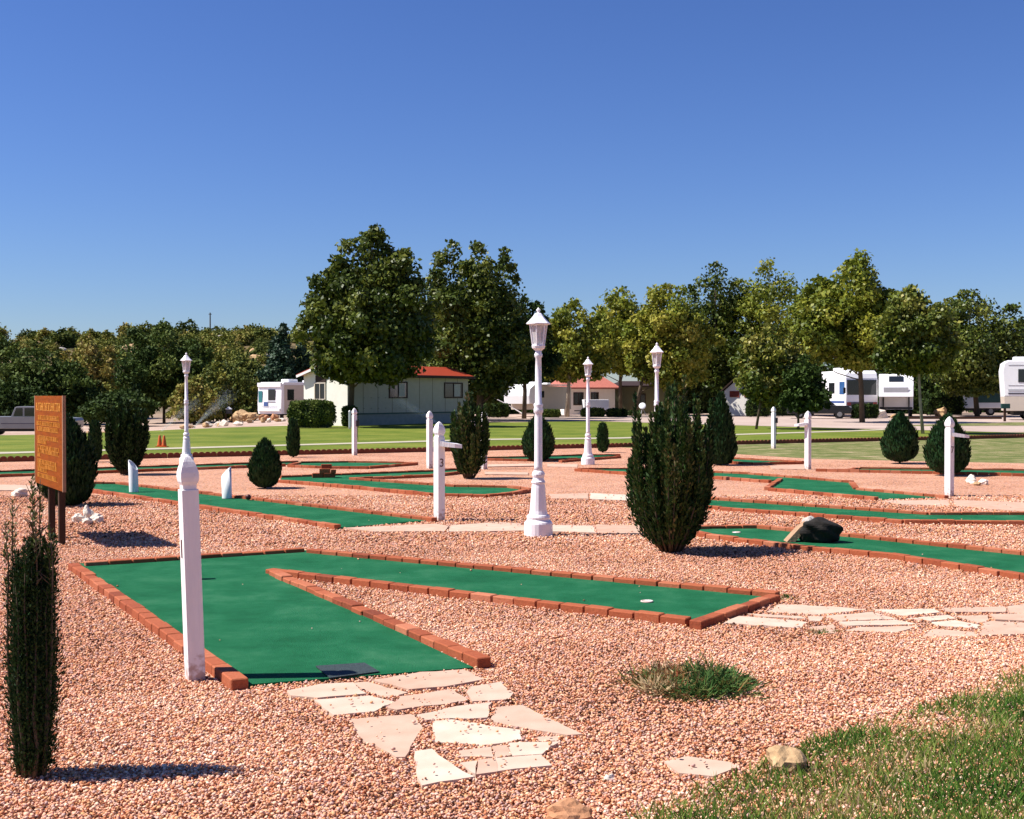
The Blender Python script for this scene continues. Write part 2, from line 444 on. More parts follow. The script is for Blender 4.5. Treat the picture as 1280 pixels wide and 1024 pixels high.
# gravel bed, up to the edging on the left and the thin grass on the right
gx = [-40, -12.3, -7.2, -.9, 3.4, 5.2, 7.6, 12, 20, 45]
gy = [edgeY(-40) + 4, 28.75, 31.4, 34.75, 36.9, 34.2, 30.2, 28.2, 27.2, 26.]
strip('gravel_ground', [(x, -12) for x in gx], list(zip(gx, gy)), M['gravel_ground'], .006)
strip('thin_lawn', [(x, y) for x, y in zip(gx[4:], gy[4:])], [(3.4, 36.95), (5.2, 37.9), (7.6, 39.15), (12, 41.4), (20, 45.6), (45, 52.)], M['drylawn'], .008)
lx = [-60, -30, -22, -13, 0, 5, 11.5, 16.2, 21.8, 45]
lf = [50, 57, 60, 63, 72, 75, 65, 58.5, 51.5, 55]
strip('lawn', [(x, (edgeY(x) if x > -14 else edgeY(-14) - (-14 - x) * .2) + .05) for x in lx], list(zip(lx, lf)), M['lawn'], .012)
px = [-30, -14.1, -8.06, -.84, 4, 9.05, 15.3, 17.5]
py = [29, 32.9, 37.5, 43.2, 44.6, 48.6, 53.7, 56]
strip('path', [(x, y - .55) for x, y in zip(px, py)], [(x + .1, y + .75) for x, y in zip(px, py)], M['path'], .024)
strip('road', [(2, 76), (6, 75.4), (11.5, 65.5), (16.2, 59), (21.8, 52), (45, 55.5), (90, 58)],
      [(2, 99), (6, 99), (14, 100), (22, 100), (34, 100), (60, 102), (95, 104)], M['road'], .012)
strip('verge', [(20.5, 62.5), (30, 64), (50, 64)], [(20.5, 64), (30, 71.5), (50, 73)], M['drylawn'], .022)

# ------------------------------------------------------------------ leaf meshes
def unit(a):
    return a / np.maximum(np.linalg.norm(a, axis=1, keepdims=True), 1e-9)

def kites(C, D, N, ln, wd, fold=.18):
    """one kite-shaped leaf per row: C base, D direction, N normal"""
    D = unit(D); S = unit(np.cross(D, N)); N = np.cross(S, D)
    ln = np.asarray(ln)[:, None]; wd = np.asarray(wd)[:, None]
    v0 = C; mid = C + D * ln * .45
    v1 = mid + S * wd * .5 + N * wd * fold; v2 = C + D * ln; v3 = mid - S * wd * .5 + N * wd * fold
    V = np.stack([v0, v1, v2, v3], 1).reshape(-1, 3)
    Fc = np.arange(len(C) * 4).reshape(-1, 4)
    return V, Fc

def rdir(rg, n):
    return unit(rg.normal(size=(n, 3)))

def crown_leaves(rg, W, zb, zt, prof, n, ls, clumps=70, cr=.13, shape=None, tintbias=.4, cx=0., cy=0., fill=.3, lob=.17):
    """leaf clumps spread through an uneven crown volume; prof(t) gives relative radius, t from base to top"""
    T = rg.random(clumps * 6)
    keep = rg.random(len(T)) < np.clip(prof(T) + .1, 0, 1)
    T = T[keep][:clumps]; k = len(T)
    ang = rg.random(k) * 2 * np.pi
    q = .35 + .65 * rg.random(k) ** .55
    lump = 1 + .20 * np.sin(ang * 3 + rg.random() * 6) + .16 * np.sin(T * 14 + ang * 2)
    rr = prof(T) * W / 2 * q * lump
    p1, p2, p3 = rg.random(3) * 6.28
    sag = lambda a: 1 - lob * (.5 + .5 * np.sin(2 * a + p1)) - lob * .7 * (.5 + .5 * np.sin(5 * a + p2))   # separate tops around the crown
    CC = np.stack([cx + rr * np.cos(ang), cy + rr * np.sin(ang), zb + (zt - zb) * T * np.where(rr > W * .12, sag(ang), 1)], 1)
    rc = W * cr * (.6 + .8 * rg.random(k)) * (.55 + .45 * prof(T))
    ct = rg.random(k)
    idx = rg.choice(k, n, p=rc ** 2 / (rc ** 2).sum())
    d = rdir(rg, n); d[:, 2] *= .8
    rad = rc[idx] * (.35 + .75 * rg.random(n) ** .6)
    C = CC[idx] + d * rad[:, None]
    nf = int(n * fill)                                    # leaves inside and between the clumps
    tf = rg.random(nf); af = rg.random(nf) * 2 * np.pi
    rf = prof(tf) * W / 2 * (1 + .16 * np.sin(af * 3 + CC[0, 0] * 9)) * .86 * np.sqrt(rg.random(nf))
    C[:nf] = np.stack([cx + rf * np.cos(af), cy + rf * np.sin(af), zb + (zt - zb) * tf * np.where(rf > W * .12, sag(af), .97)], 1)
    C[:, 2] = np.where(C[:, 2] < zb - .05 * (zt - zb), zb + rg.random(n) * .1 * (zt - zb), C[:, 2])
    N = unit(d + .7 * rdir(rg, n) + np.array([0, 0, .35]))
    D = rdir(rg, n) + np.array([0, 0, -.3])
    tint = np.clip(tintbias * .4 + .45 * ct[idx] * tintbias * 2 + .28 * (rg.random(n) - .5) + .15 * rg.random(n) ** 3, 0, 1)
    l = ls * (.6 + .8 * rg.random(n))
    V, Fc = kites(C, D, N, l, l * .75)
    return V, Fc, tint, CC

oval = lambda a=.95, b=.5: (lambda t: np.clip(np.sin(np.pi * np.clip(t, 0, 1) ** a), 0, 1) ** b)
cone = lambda t: np.clip((1.02 - t) ** .8, 0, 1) * np.clip(.35 + t * 6, 0, 1)
pear = lambda t: np.clip(np.sin(np.pi * np.clip(t, 0, 1) ** .62), 0, 1) ** .7

def limbs(bm, rg, base, zb, top, CC, r0, n=14, lean=(0, 0)):
    """tapered trunk and limbs reaching for leaf clumps"""
    pts = [(base[0], base[1], -.1)]
    for t in (.25, .5, .75, 1.):
        pts.append((base[0] + lean[0] * t + rg.normal() * .05, base[1] + lean[1] * t + rg.normal() * .05, top * .86 * t))
    tube(bm, pts, [r0 * 1.25, r0, r0 * .8, r0 * .45, r0 * .12], 9)
    for i in rg.choice(len(CC), min(n, len(CC)), replace=False):
        e = Vector(CC[i]); zz = max(zb * .75, min(e.z - .25 * (top - zb) * rg.random() - .2, top * .7))
        t = zz / (top * .86)
        s = Vector((base[0] + lean[0] * t, base[1] + lean[1] * t, zz))
        m = s.lerp(e, .5) + Vector((0, 0, -.06 * (e - s).length))
        tube(bm, [s, m, e], [r0 * .34, r0 * .2, r0 * .06], 6)

def tree(name, label, u, Y, top_v, w_px, base_v, n, mleaf, seed, prof=None, ls=.2, trunk_u=None, r0=.16, bark='bark',
         clumps=70, cr=.13, tb=.4, group=None, cat='tree', peaks=None):
    """a tree whose crown stands at photo column u, at distance Y"""
    rg = np.random.default_rng(seed)
    tu = u if trunk_u is None else trunk_u
    x0 = XU(tu, Y); g = H(x0, Y)
    zt = ZV(top_v, Y) - g; zb = ZV(base_v, Y) - g
    W = w_px / F * Y
    off = XU(u, Y) - x0
    hgt = zt - .2 - zb
    subs = peaks or [(0, 1., .74), (-.27 + .1 * rg.random(), .74 + .2 * rg.random(), .52), (.24 + .1 * rg.random(), .70 + .22 * rg.random(), .52), (.05 * rg.normal(), .66, .70)]
    Vs, Fs, Ts, Cc, base = [], [], [], [], 0
    tot = sum(a[2] ** 1.6 for a in subs)
    for k, (dx, tp, sw) in enumerate(subs):
        q = sw ** 1.6 / tot
        dy = 0 if k == 0 else (rg.random() - .5) * W * .35
        b0 = zb + (0 if k in (0, 3) else hgt * .08 * rg.random())
        V, Fc, ti, CC = crown_leaves(rg, W * sw, b0, zb + hgt * tp, prof or oval(), int(n * 1.6 * q), ls * 1.15, max(14, int(clumps * 1.7 * q)), cr * 1.1, tintbias=tb * (.9 + .25 * rg.random()), cx=off + dx * W, cy=dy, lob=.10)
        Vs.append(V); Fs.append(Fc + base); base += len(V); Ts.append(ti); Cc.append(CC)
    V, Fc, tint, CC = np.concatenate(Vs), np.concatenate(Fs), np.concatenate(Ts), np.concatenate(Cc)
    t = thing(name, label, cat, (x0, Y, g), 0, group)
    np_obj('crown', V, Fc, M[mleaf], t, tint)
    bm = B(); limbs(bm, rg, (0, 0), zb, zt, CC, r0, 16, (off * .8, 0)); obj('trunk', bm, M[bark], t, True)
    return t

# ------------------------------------------------------------------ bricks and lanes
KEEP_OUT = []; FLAGS = []
def bricks(parent, pts, rg, zt=.062, w=.096, ln=.205, bev=.005, trim=(0, 0)):
    """a course of bricks along a polyline: one border part of a lane"""
    bm = B(); lay = bm.faces.layers.float.new('tint')
    for i in range(len(pts) - 1):
        a = Vector((*pts[i], 0)); b = Vector((*pts[i + 1], 0)); d = b - a; L = d.length; d.normalize()
        s0 = trim[0] if i == 0 else .0; s1 = trim[1] if i == len(pts) - 2 else 0.
        L2 = L - s0 - s1; k = max(1, round(L2 / ln)); st = L2 / k
        ang = math.atan2(d.y, d.x)
        for j in range(k):
            c = a + d * (s0 + st * (j + .5)) + Vector((-d.y, d.x, 0)) * rg.normal() * .004
            h = zt + rg.normal() * .003 + .012
            fs = box(bm, c.x, c.y, h / 2 - .012, st - .009, w + rg.normal() * .002, h, ang + rg.normal() * .014, rg.normal() * .012)
            tv = float(np.clip(.55 + rg.normal() * .2, 0, 1))
            for f in fs: f[lay] = tv
    if bev > 0: bmesh.ops.bevel(bm, geom=bm.edges[:], offset=bev, segments=1, affect='EDGES')
    KEEP_OUT.append(('line', pts, w * .62))
    return obj('brick_border', bm, M['brick'], parent)

def lane(label, turf_px, runs_px, seed, zt=.064, zturf=.026, bev=.004, trims=None, front_lip=None):
    rg = np.random.default_rng(seed)
    t = thing('putting_lane', label, 'mini golf lane', (0, 0, 0), 0, 'mini golf lanes')
    poly = [G(u, v, zturf) for u, v in turf_px]
    bm = B(); prism(bm, poly, -.01, zturf, False); o = obj('turf', bm, M['turf'], t)
    KEEP_OUT.append(('poly', poly, 0))
    for i, r in enumerate(runs_px):
        bricks(t, [G(u, v, zt) for u, v in r], rg, zt, bev=bev, trim=(trims[i] if trims else (.0, .0)))
    return t

def cup(parent, u, v, z=.032):
    x, y = G(u, v, z)
    bm = B(); lathe(bm, [(.05, z - .002), (.047, z + .004), (.040, z + .005), (.036, z + .001), (.03, z + .0005)], 20, (x, y, 0)); 
    c = obj('cup', bm, M['white'], parent)
    return c

L1 = lane('nearest green lane bent in a wide V, brick edged, with a dark rubber mat',
          [(302, 857), (94, 705), (380, 688), (970, 743), (868, 779), (336, 714), (592, 835)],
          [[(300, 850), (91, 704)], [(96, 703), (379, 685)], [(381, 685.5), (974, 740.5)], [(972, 742), (869, 777)],
           [(864, 773), (335, 711)], [(339, 712), (606, 824)]], 1, bev=.006,
          trims=[(0, .0), (.06, .0), (.05, .0), (.05, .0), (.012, .0), (.06, 0)])
cup(L1, 809, 752)
bm = B(); prism(bm, [G(u, v, .036) for u, v in ((394, 833), (455, 829), (474, 840), (412, 848))], .03, .036); obj('tee_mat', bm, M['mat'], L1)
L2 = lane('straight green lane with two white pipes standing on it, behind the first post',
          [(421, 660), (113, 612), (116, 603), (146, 603), (542, 650)],
          [[(112, 611), (422, 656)], [(114, 602.3), (146, 602.3), (543, 647.5)]], 2)
L3 = lane('forked green lane with a stepped brick block near its corner',
          [(350, 600), (540, 617.5), (609, 619), (640, 616), (662, 611.5), (635, 608), (572, 607), (439, 598.5), (539, 594), (577, 590), (577, 586.5), (541, 588.5), (352, 596)],
          [[(348, 599.4), (443, 607), (540, 616.5), (609, 618), (638, 615.4), (663, 611)], [(663, 610), (635, 607), (570, 606), (438, 597)],
           [(440, 596.8), (539, 593), (577, 589)], [(350, 594.8), (541, 587.3), (577, 585)]], 3)
L4 = lane('short pointed green lane far back, nearest the scalloped lawn edging',
          [(362, 581), (414, 583), (460, 583), (520, 578.5), (495, 577.2), (435, 576.6), (374, 577.3)],
          [[(361, 581), (414, 582.8), (460, 583), (521, 578.4)], [(361, 580.6), (374, 578)], [(376, 577), (435, 576.2), (495, 577), (521, 578)]], 4, bev=0)
L5 = lane('long thin lane far back on the left, running off behind the sign',
          [(-60, 596), (0, 593.5), (358, 580.4), (372, 576.4), (0, 588.5), (-60, 590.5)],
          [[(-60, 595.6), (0, 593), (356, 580)], [(-60, 590.2), (0, 588), (372, 576)]], 5, bev=0)
L6 = lane('green lane on the right with a shade-darkened boulder and slab across it',
          [(866, 664), (886, 669.5), (996, 682.5), (1114, 693.5), (1280, 720), (1400, 739), (1400, 706), (1280, 691.5), (1046, 667.5), (947, 658.5), (886, 659), (868, 660)],
          [[(866, 663.5), (886, 667.6), (996, 680.8), (1114, 691.8), (1136, 695), (1280, 717.5), (1400, 737)],
           [(868, 657.5), (886, 656.8), (947, 656.3), (1046, 665.2), (1280, 689), (1400, 703)]], 6)
cup(L6, 921, 665.6)
L7 = lane('narrow unbroken green lane crossing the right side, between two wider lanes',
          [(872, 632.5), (886, 633.5), (1067, 646.5), (1130, 650.6), (1280, 652), (1420, 652), (1420, 641), (1280, 641.3), (1161, 641.3), (886, 622.6), (872, 622)],
          [[(872, 631), (886, 632.5), (1067, 645.4), (1130, 649.8), (1280, 651.2), (1420, 651.6)], [(872, 620.6), (886, 621.4), (1161, 640), (1280, 640), (1420, 640)]], 7)
L8 = lane('notched green lane ending at the flagstones beside the right hand post',
          [(884, 595.8), (963, 601), (976, 599), (961, 609.5), (1096, 622.5), (1104, 624), (1182, 621.4), (1070, 611), (1062, 602), (937, 592), (884, 589.5)],
          [[(884, 594.6), (963, 600)], [(976, 597.6), (959, 608.6)], [(962, 609.4), (1096, 621.8)], [(884, 588.3), (937, 590.6), (1066, 601.2)], [(1065, 602), (1071, 609)], [(1072, 609.6), (1184, 619.6)]], 8)
L9 = lane('lane behind the egg shaped bushes on the right, showing only brick edges',
          [(1062, 588), (1166, 590), (1280, 592.6), (1400, 594.5), (1400, 589), (1280, 586.7), (1075, 585)],
          [[(1020, 586), (1062, 587), (1166, 589.2), (1280, 592), (1400, 594)], [(1062, 586.4), (1073, 584)], [(1075, 584), (1280, 586.2), (1400, 588)]], 9, bev=0)
L10 = lane('small wedge of brick edged lane left of the white post with a left paddle',
           [(916, 576.5), (940, 578), (1002, 577), (918, 572.8)], [[(900, 576.2), (940, 578), (1004, 577.2)], [(900, 571.6), (916, 572), (1004, 576.2)]], 10, bev=0)
L11 = lane('lane end beside the slim lamp post, left of the big juniper',
           [(722, 586), (800, 591), (800, 585.4)], [[(720, 585.8), (774, 589.5), (815, 592.5)], [(722, 585), (774, 584.7), (815, 584.5)]], 11, bev=0)
L12 = lane('red brick edged lane end behind the round bush and main lamp post',
           [(600, 573.5), (660, 574.2), (720, 573), (775, 569), (725, 568.5), (611, 571)], [[(590, 572.6), (660, 573.8), (722, 572.6)], [(700, 575.4), (775, 570)], [(590, 571.6), (660, 570), (725, 568), (775, 567.4)]], 12, bev=0)

# ------------------------------------------------------------------ flagstones
def zp(ox, oy, s, pts): return [(ox + x / s, oy + y / s) for x, y in pts]
FS = [  # front path: photo outline, label
 ([(60,145),(190,118),(320,112),(375,158),(180,175),(75,165)], 'flagstone at the left corner of the front path, against the dark turf lip'),
 ([(326,108),(380,105),(540,148),(460,169),(388,150)], 'narrow tan flagstone wedged between the two stones that touch the nearest turf'),
 ([(402,102),(600,70),(760,60),(850,98),(690,128),(548,140)], 'long flagstone lying along the front edge of the nearest turf'),
 ([(165,182),(385,163),(488,187),(405,226),(245,242)], 'whitest broad flagstone at the left rim of the front path, second row'),
 ([(515,168),(720,137),(783,182),(500,221),(463,213)], 'white flagstone in the middle of the second row of the front path'),
 ([(792,128),(915,108),(963,152),(945,177),(803,185),(780,150)], 'pink flagstone with a weedy gap on its left, right rim of the front path'),
 ([(580,238),(740,205),(880,190),(858,250),(640,256),(608,260)], 'pink flagstone speckled with pebbles, centre of the third row of the front path'),
 ([(897,205),(1000,195),(1240,318),(1180,322),(1040,298),(872,262)], 'large pointed flagstone reaching furthest right of the front path'),
 ([(305,247),(560,230),(600,290),(530,412),(495,412),(350,330)], 'large pink shield shaped flagstone, left rim of the front path'),
 ([(645,266),(720,260),(990,300),(995,335),(830,357),(650,345)], 'broad pink six sided flagstone right of the shield shaped one'),
 ([(750,382),(875,366),(884,407),(752,406)], 'small cream block, left of a thin row of three cut pieces'),
 ([(882,365),(935,360),(955,399),(890,409)], 'smallest cream block in the thin row of three cut pieces'),
 ([(945,350),(1155,348),(1080,395),(962,401)], 'cream arrowhead flagstone pointing right in the thin row of three'),
 ([(1065,322),(1145,320),(1150,337),(1070,340)], 'tiny flagstone sliver below the long pointed flagstone'),
 ([(752,436),(820,427),(813,478),(800,474)], 'triangular tan flagstone at the left of the lowest row'),
 ([(825,427),(890,419),(900,469),(817,481)], 'square tan flagstone in the middle of the lowest row'),
 ([(897,417),(1075,403),(1118,445),(906,468)], 'long tan flagstone at the right end of the lowest row'),
 ([(572,392),(640,382),(700,430),(808,490),(600,524),(582,490)], 'nearest flagstone, a pink wedge at the foot of the front path')]
FR = [
 ([(200,150),(255,116),(500,130),(618,143),(400,164)], 'pale flagstone behind the brick end of the nearest lane, back row'),
 ([(20,200),(82,170),(300,186),(372,196),(340,220)], 'white flagstone at the left front corner of the right hand path'),
 ([(120,160),(340,171),(360,182),(180,174)], 'thin flagstone strip between two long stones close to the brick end'),
 ([(372,170),(440,170),(430,190),(382,188)], 'tiny white flagstone in the joint of the right hand path'),
 ([(452,170),(640,150),(745,180),(500,191)], 'pink triangular flagstone in the middle of the right hand path'),
 ([(380,214),(480,204),(490,240),(392,240)], 'small grey flagstone ringed by weeds'),
 ([(522,230),(600,216),(850,212),(742,238)], 'half moon flagstone with a shadowed front edge on the right hand path'),
 ([(645,141),(900,140),(930,154),(770,168)], 'flagstone behind the pink triangular one, back row of the right hand path'),
 ([(505,196),(740,186),(838,204),(540,214)], 'thin pink flagstone behind the half moon one'),
 ([(780,179),(960,166),(996,180),(880,189)], 'thin flagstone left of two small ones in the middle of the right hand path'),
 ([(850,253),(900,221),(1078,235),(1088,252)], 'pale flagstone right of the half moon one, front edge of the right hand path'),
 ([(948,140),(1200,131),(1208,154),(950,156)], 'long pink flagstone in the back row of the right hand path'),
 ([(995,170),(1130,166),(1133,184),(1100,198)], 'wedge flagstone left of the frame edge, middle of the right hand path'),
 ([(885,195),(990,186),(1095,205),(1088,219),(925,210)], 'flat pink flagstone behind the last pale one of the front edge'),
 ([(1112,200),(1150,191),(1420,207),(1420,246),(1100,250)], 'large pink flagstone at the frame edge, front of the right hand path'),
 ([(1145,166),(1420,160),(1420,200),(1165,189)], 'pink flagstone at the frame edge, middle of the right hand path'),
 ([(1212,126),(1420,95),(1420,155),(1222,155)], 'flagstone at the frame edge, back of the right hand path')]
frg = np.random.default_rng(33)
def flagstone(poly_px, label, group, z=.021, rough=True):
    P = [G(u, v, z) for u, v in poly_px]
    c = np.mean(P, 0)
    Q = []
    n = len(P)
    for i in range(n):                                    # broken, slightly wandering edges
        a = np.array(P[i]); b = np.array(P[(i + 1) % n]); L = np.linalg.norm(b - a)
        k = max(1, int(L / .07)) if rough else 1
        nn = np.array([-(b - a)[1], (b - a)[0]]) / max(L, 1e-6)
        for j in range(k):
            q = a + (b - a) * j / k
            if j: q = q + nn * frg.normal() * .006
            else: q = q - (c - q) / max(np.linalg.norm(c - q), 1e-6) * .004
            Q.append((q[0] - c[0], q[1] - c[1]))
    bm = B(); lay = bm.faces.layers.float.new('tint')
    prism(bm, Q, -.02, z + frg.normal() * .003, False)
    tv = float(np.clip(frg.normal() * .22 + .5, 0, 1))
    for f in bm.faces: f[lay] = tv
    es = [e for e in bm.edges if all(v.co.z > 0 for v in e.verts) and any(abs(f.normal.z) < .5 for f in e.link_faces)]
    bm.normal_update()
    o = obj('flagstone', bm, M['flag'], None, loc=(c[0], c[1], 0))
    o.rotation_euler = (frg.normal() * .008, frg.normal() * .008, 0)
    tag(o, label, 'flagstone', group)
    KEEP_OUT.append(('poly', [(c[0] + x * .985, c[1] + y * .985) for x, y in Q], 0)); FLAGS.append([(c[0] + x * .9, c[1] + y * .9) for x, y in Q])
    return o
for pts, lb in FS: flagstone(zp(340, 820, 3.2, pts), lb, 'flagstones of the front path')
for pts, lb in FR: flagstone(zp(900, 720, 3.368, pts), lb, 'flagstones of the right hand path')
flagstone([(832, 954), (860, 948), (912, 955), (922, 961), (892, 972), (850, 968)], 'lone flagstone half sunk in gravel, left of the tan rock in the grass', 'flagstones lying alone')
def slabs(px_quads, labels, group):
    for q, lb in zip(px_quads, labels): flagstone(q, lb, group, .022, True)
slabs([[(430, 661), (545, 655.5), (560, 658), (556, 664), (470, 665)], [(562, 656), (610, 653), (655, 657), (655, 664), (560, 664.5)], [(690, 657), (742, 657), (744, 666), (690, 665)], [(746, 657), (800, 658), (800, 667), (746, 666.5)], [(610, 651.5), (652, 654), (650, 656), (614, 653)]],
      ['pale slab at the mouth of the pipe lane, under post number three', 'pale slab between post number three and the main lamp base', 'pale slab just right of the main lamp base', 'pale slab between the main lamp base and the big juniper', 'thin pale slab sliver behind the slab left of the main lamp base'], 'slabs of the middle path')
slabs([[(684, 617), (735, 616.5), (736, 624), (690, 623)], [(738, 617), (792, 619), (792, 626), (738, 624.5)]],
      ['pale slab right of the main lamp, on the path behind it', 'pale slab left of the big juniper, on the path behind the main lamp'], 'slabs of the second path')
slabs([[(606, 590), (660, 590.5), (660, 593.5), (606, 593)], [(610, 580), (668, 579.5), (668, 583), (610, 583.5)], [(684, 580), (722, 580.5), (722, 583.8), (684, 583)]],
      ['thin pale slab right of the twiggy juniper', 'far pale slab left of the main lamp, below the round bush', 'far pale slab between the main lamp and the slim lamp'], 'slabs far back in the gravel')
slabs([[(-40, 606), (20, 606), (46, 608), (46, 613), (-40, 613)]], ['pale slab at the left frame edge, beside the brown sign'], 'slabs at the left edge')
slabs([[(1104, 627), (1185, 624), (1190, 632), (1130, 631)], [(1192, 624.5), (1282, 629), (1282, 640), (1195, 632.5)], [(1284, 629), (1380, 633), (1380, 643), (1284, 640)]],
      ['pale slab at the mouth of the notched lane, beside the right hand post', 'pale slab right of the right hand post, running to the frame edge', 'pale slab running out past the right frame edge'], 'slabs of the notched lane path')
slabs([[(962, 582), (1006, 580), (1006, 587), (966, 586)]], ['pale slab at the foot of the white post with a left paddle'], 'slabs by the far post')

# ------------------------------------------------------------------ gravel stones near the camera
def gravel():
    rg = np.random.default_rng(5)
    bands = [(2.6, 8., 6000, .0079), (8., 12.5, 3000, .0100), (12.5, 19., 1000, .0145)]
    ico = B(); bmesh.ops.create_icosphere(ico, subdivisions=1, radius=1.)
    iv = np.array([v.co[:] for v in ico.verts]); fi = np.array([[v.index for v in f.verts] for f in ico.faces]); ico.free()
    ov = np.array([(1, 0, 0), (-1, 0, 0), (0, 1, 0), (0, -1, 0), (0, 0, 1), (0, 0, -1)], float)
    of = np.array([(0, 2, 4), (2, 1, 4), (1, 3, 4), (3, 0, 4), (2, 0, 5), (1, 2, 5), (3, 1, 5), (0, 3, 5)])
    for bi, (y0, y1, dens, r) in enumerate(bands):
        hw = .47 * y1 + 2.2
        n = int((y1 - y0) * 2 * hw * dens)
        x = (rg.random(n) * 2 - 1) * hw; y = y0 + rg.random(n) * (y1 - y0)
        k = np.abs(x) < .47 * y + 2.2
        x, y = x[k], y[k]
        bad = np.zeros(len(x), bool)
        for kind, P, w in KEEP_OUT:
            if kind == 'poly': bad |= inpoly(x, y, P)
            else:
                for i in range(len(P) - 1):
                    ax, ay = P[i]; bx, by = P[i + 1]; dx, dy = bx - ax, by - ay; L2 = dx * dx + dy * dy
                    t = np.clip(((x - ax) * dx + (y - ay) * dy) / L2, 0, 1)
                    bad |= np.hypot(x - ax - t * dx, y - ay - t * dy) < w
        onflag = np.zeros(len(x), bool)                   # a few stones kicked onto the flagstones
        for P in FLAGS: onflag |= inpoly(x, y, P)
        onflag &= rg.random(len(x)) < .012
        for kind, P, w in KEEP_OUT:
            if kind == 'poly' and P not in FLAGS: onflag |= inpoly(x, y, P) & (rg.random(len(x)) < .0004)
        bad &= ~onflag
        lift = np.where(onflag[~bad], .020, 0.)
        x, y = x[~bad], y[~bad]; n = len(x)
        bv, bf = (iv, fi) if bi == 0 else (ov, of)
        s = r * (.55 + .75 * rg.random(n) ** 1.6)
        sc = s[:, None] * (1 + .35 * (rg.random((n, 3)) - .5) * 2) * np.array([1, 1, .72])
        q = rg.normal(size=(n, 4)); q /= np.linalg.norm(q, axis=1, keepdims=True)
        w_, a, b, c = q.T
        Rm = np.stack([1 - 2 * (b * b + c * c), 2 * (a * b - w_ * c), 2 * (a * c + w_ * b), 2 * (a * b + w_ * c), 1 - 2 * (a * a + c * c), 2 * (b * c - w_ * a),
                       2 * (a * c - w_ * b), 2 * (b * c + w_ * a), 1 - 2 * (a * a + b * b)], -1).reshape(n, 3, 3)
        P = bv[None] * (1 + .55 * (rg.random((n, len(bv), 1)) - .5))
        P = np.einsum('nij,nkj->nki', Rm, P * sc[:, None] * np.array([1, 1, 1.]))
        P[..., 2] *= .8
        P += np.stack([x, y, .006 + s * .35 + rg.random(n) * .013 + lift], -1)[:, None]
        V = P.reshape(-1, 3)
        Fc = (bf[None] + (np.arange(n) * len(bv))[:, None, None]).reshape(-1, 3)
        tint = np.clip(rg.random(n) * .96 + .03 + .10 * np.sin(x * 1.1 + y * .7) * np.sin(y * 1.3 - x * .4) + .09 * np.sin(x * 2.7 - y * 1.9 + 2) * np.sin(y * 3.1 + x * 1.2), 0, 1)
        o = np_obj('gravel', V, Fc, M['gravel'], None, np.repeat(tint, len(bf)), smooth=False)
        tag(o, ['coarse pink gravel spread close around the nearest lane', 'pink gravel spread round the lamp base and big juniper', 'pink gravel spread between the middle lanes'][bi], 'gravel')
        o['kind'] = 'stuff'
gravel()

# ------------------------------------------------------------------ lamp posts
def make_lamp(label):
    t = thing('lamp_post', label, 'lamp post', (0, 0, 0), 0, 'white lantern lamp posts')
    bm = B()
    lathe(bm, [(.162, -.02), (.164, .02), (.162, .15), (.155, .168), (.134, .188), (.128, .20), (.134, .222), (.126, .245), (.114, .25)], 24)
    lathe(bm, [(.108, .25), (.098, .30), (.088, .42), (.078, .56), (.072, .60), (.080, .612), (.080, .628), (.068, .64), (.062, .67), (.070, .69), (.074, .71), (.066, .735), (.054, .75)], 16)
    obj('base', bm, M['whitemetal'], t)
    bm = B()
    lathe(bm, [(.052, .75), (.046, .80), (.044, 1.36), (.041, 1.40), (.054, 1.415), (.054, 1.45), (.047, 1.47), (.054, 1.49), (.054, 1.505), (.038, 1.52), (.036, 1.9), (.033, 2.03), (.044, 2.045), (.046, 2.075), (.036, 2.09), (.036, 2.12)], 16)
    obj('pole', bm, M['whitemetal'], t, True)
    la = B()
    lathe(la, [(.034, 2.11), (.05, 2.125), (.07, 2.14), (.078, 2.165), (.070, 2.185)], 12)
    for k in range(6):
        a = k * math.pi / 3 + .26
        tube(la, [(.068 * math.cos(a), .068 * math.sin(a), 2.17), (.102 * math.cos(a), .102 * math.sin(a), 2.415)], .0085, 6)
        b = a + math.pi / 3
        tube(la, [(.102 * math.cos(a), .102 * math.sin(a), 2.408), (.102 * math.cos(b), .102 * math.sin(b), 2.408)], .009, 6)
    lan = obj('lantern', la, M['whitemetal'], t)
    bm = B(); lathe(bm, [(.060, 2.18), (.096, 2.405)], 6, ph=.26); obj('glass', bm, M['lampglass'], lan)
    bm = B(); lathe(bm, [(.018, 2.19), (.018, 2.29), (.012, 2.30), (.026, 2.33), (.028, 2.36), (.012, 2.385)], 12); obj('bulb', bm, M['white'], lan, True)
    bm = B()
    lathe(bm, [(.142, 2.412), (.145, 2.422), (.118, 2.445), (.088, 2.475), (.062, 2.505), (.044, 2.53), (.034, 2.54)], 6, ph=.26)
    lathe(bm, [(.030, 2.535), (.014, 2.548), (.014, 2.553), (.024, 2.566), (.024, 2.58), (.010, 2.592), (.004, 2.605)], 10)
    obj('roof', bm, M['whitemetal'], lan)
    return t
lamp = make_lamp('tallest looking white lamp post, standing on the pale slabs in mid view')
x, y = G(673, 671); lamp.location = (x, y, 0)
dup(lamp, (*G(735, 581), 0), .2, 'slim white lamp post in front of the red tile roofed house', .965)
dup(lamp, (XU(821, 22.4), 22.4, 0), .1, 'white lamp post rising from behind the big juniper')
dup(lamp, (XU(233, 27.6), 27.6, 0), .35, 'white lamp post seen directly above the nearest number post')

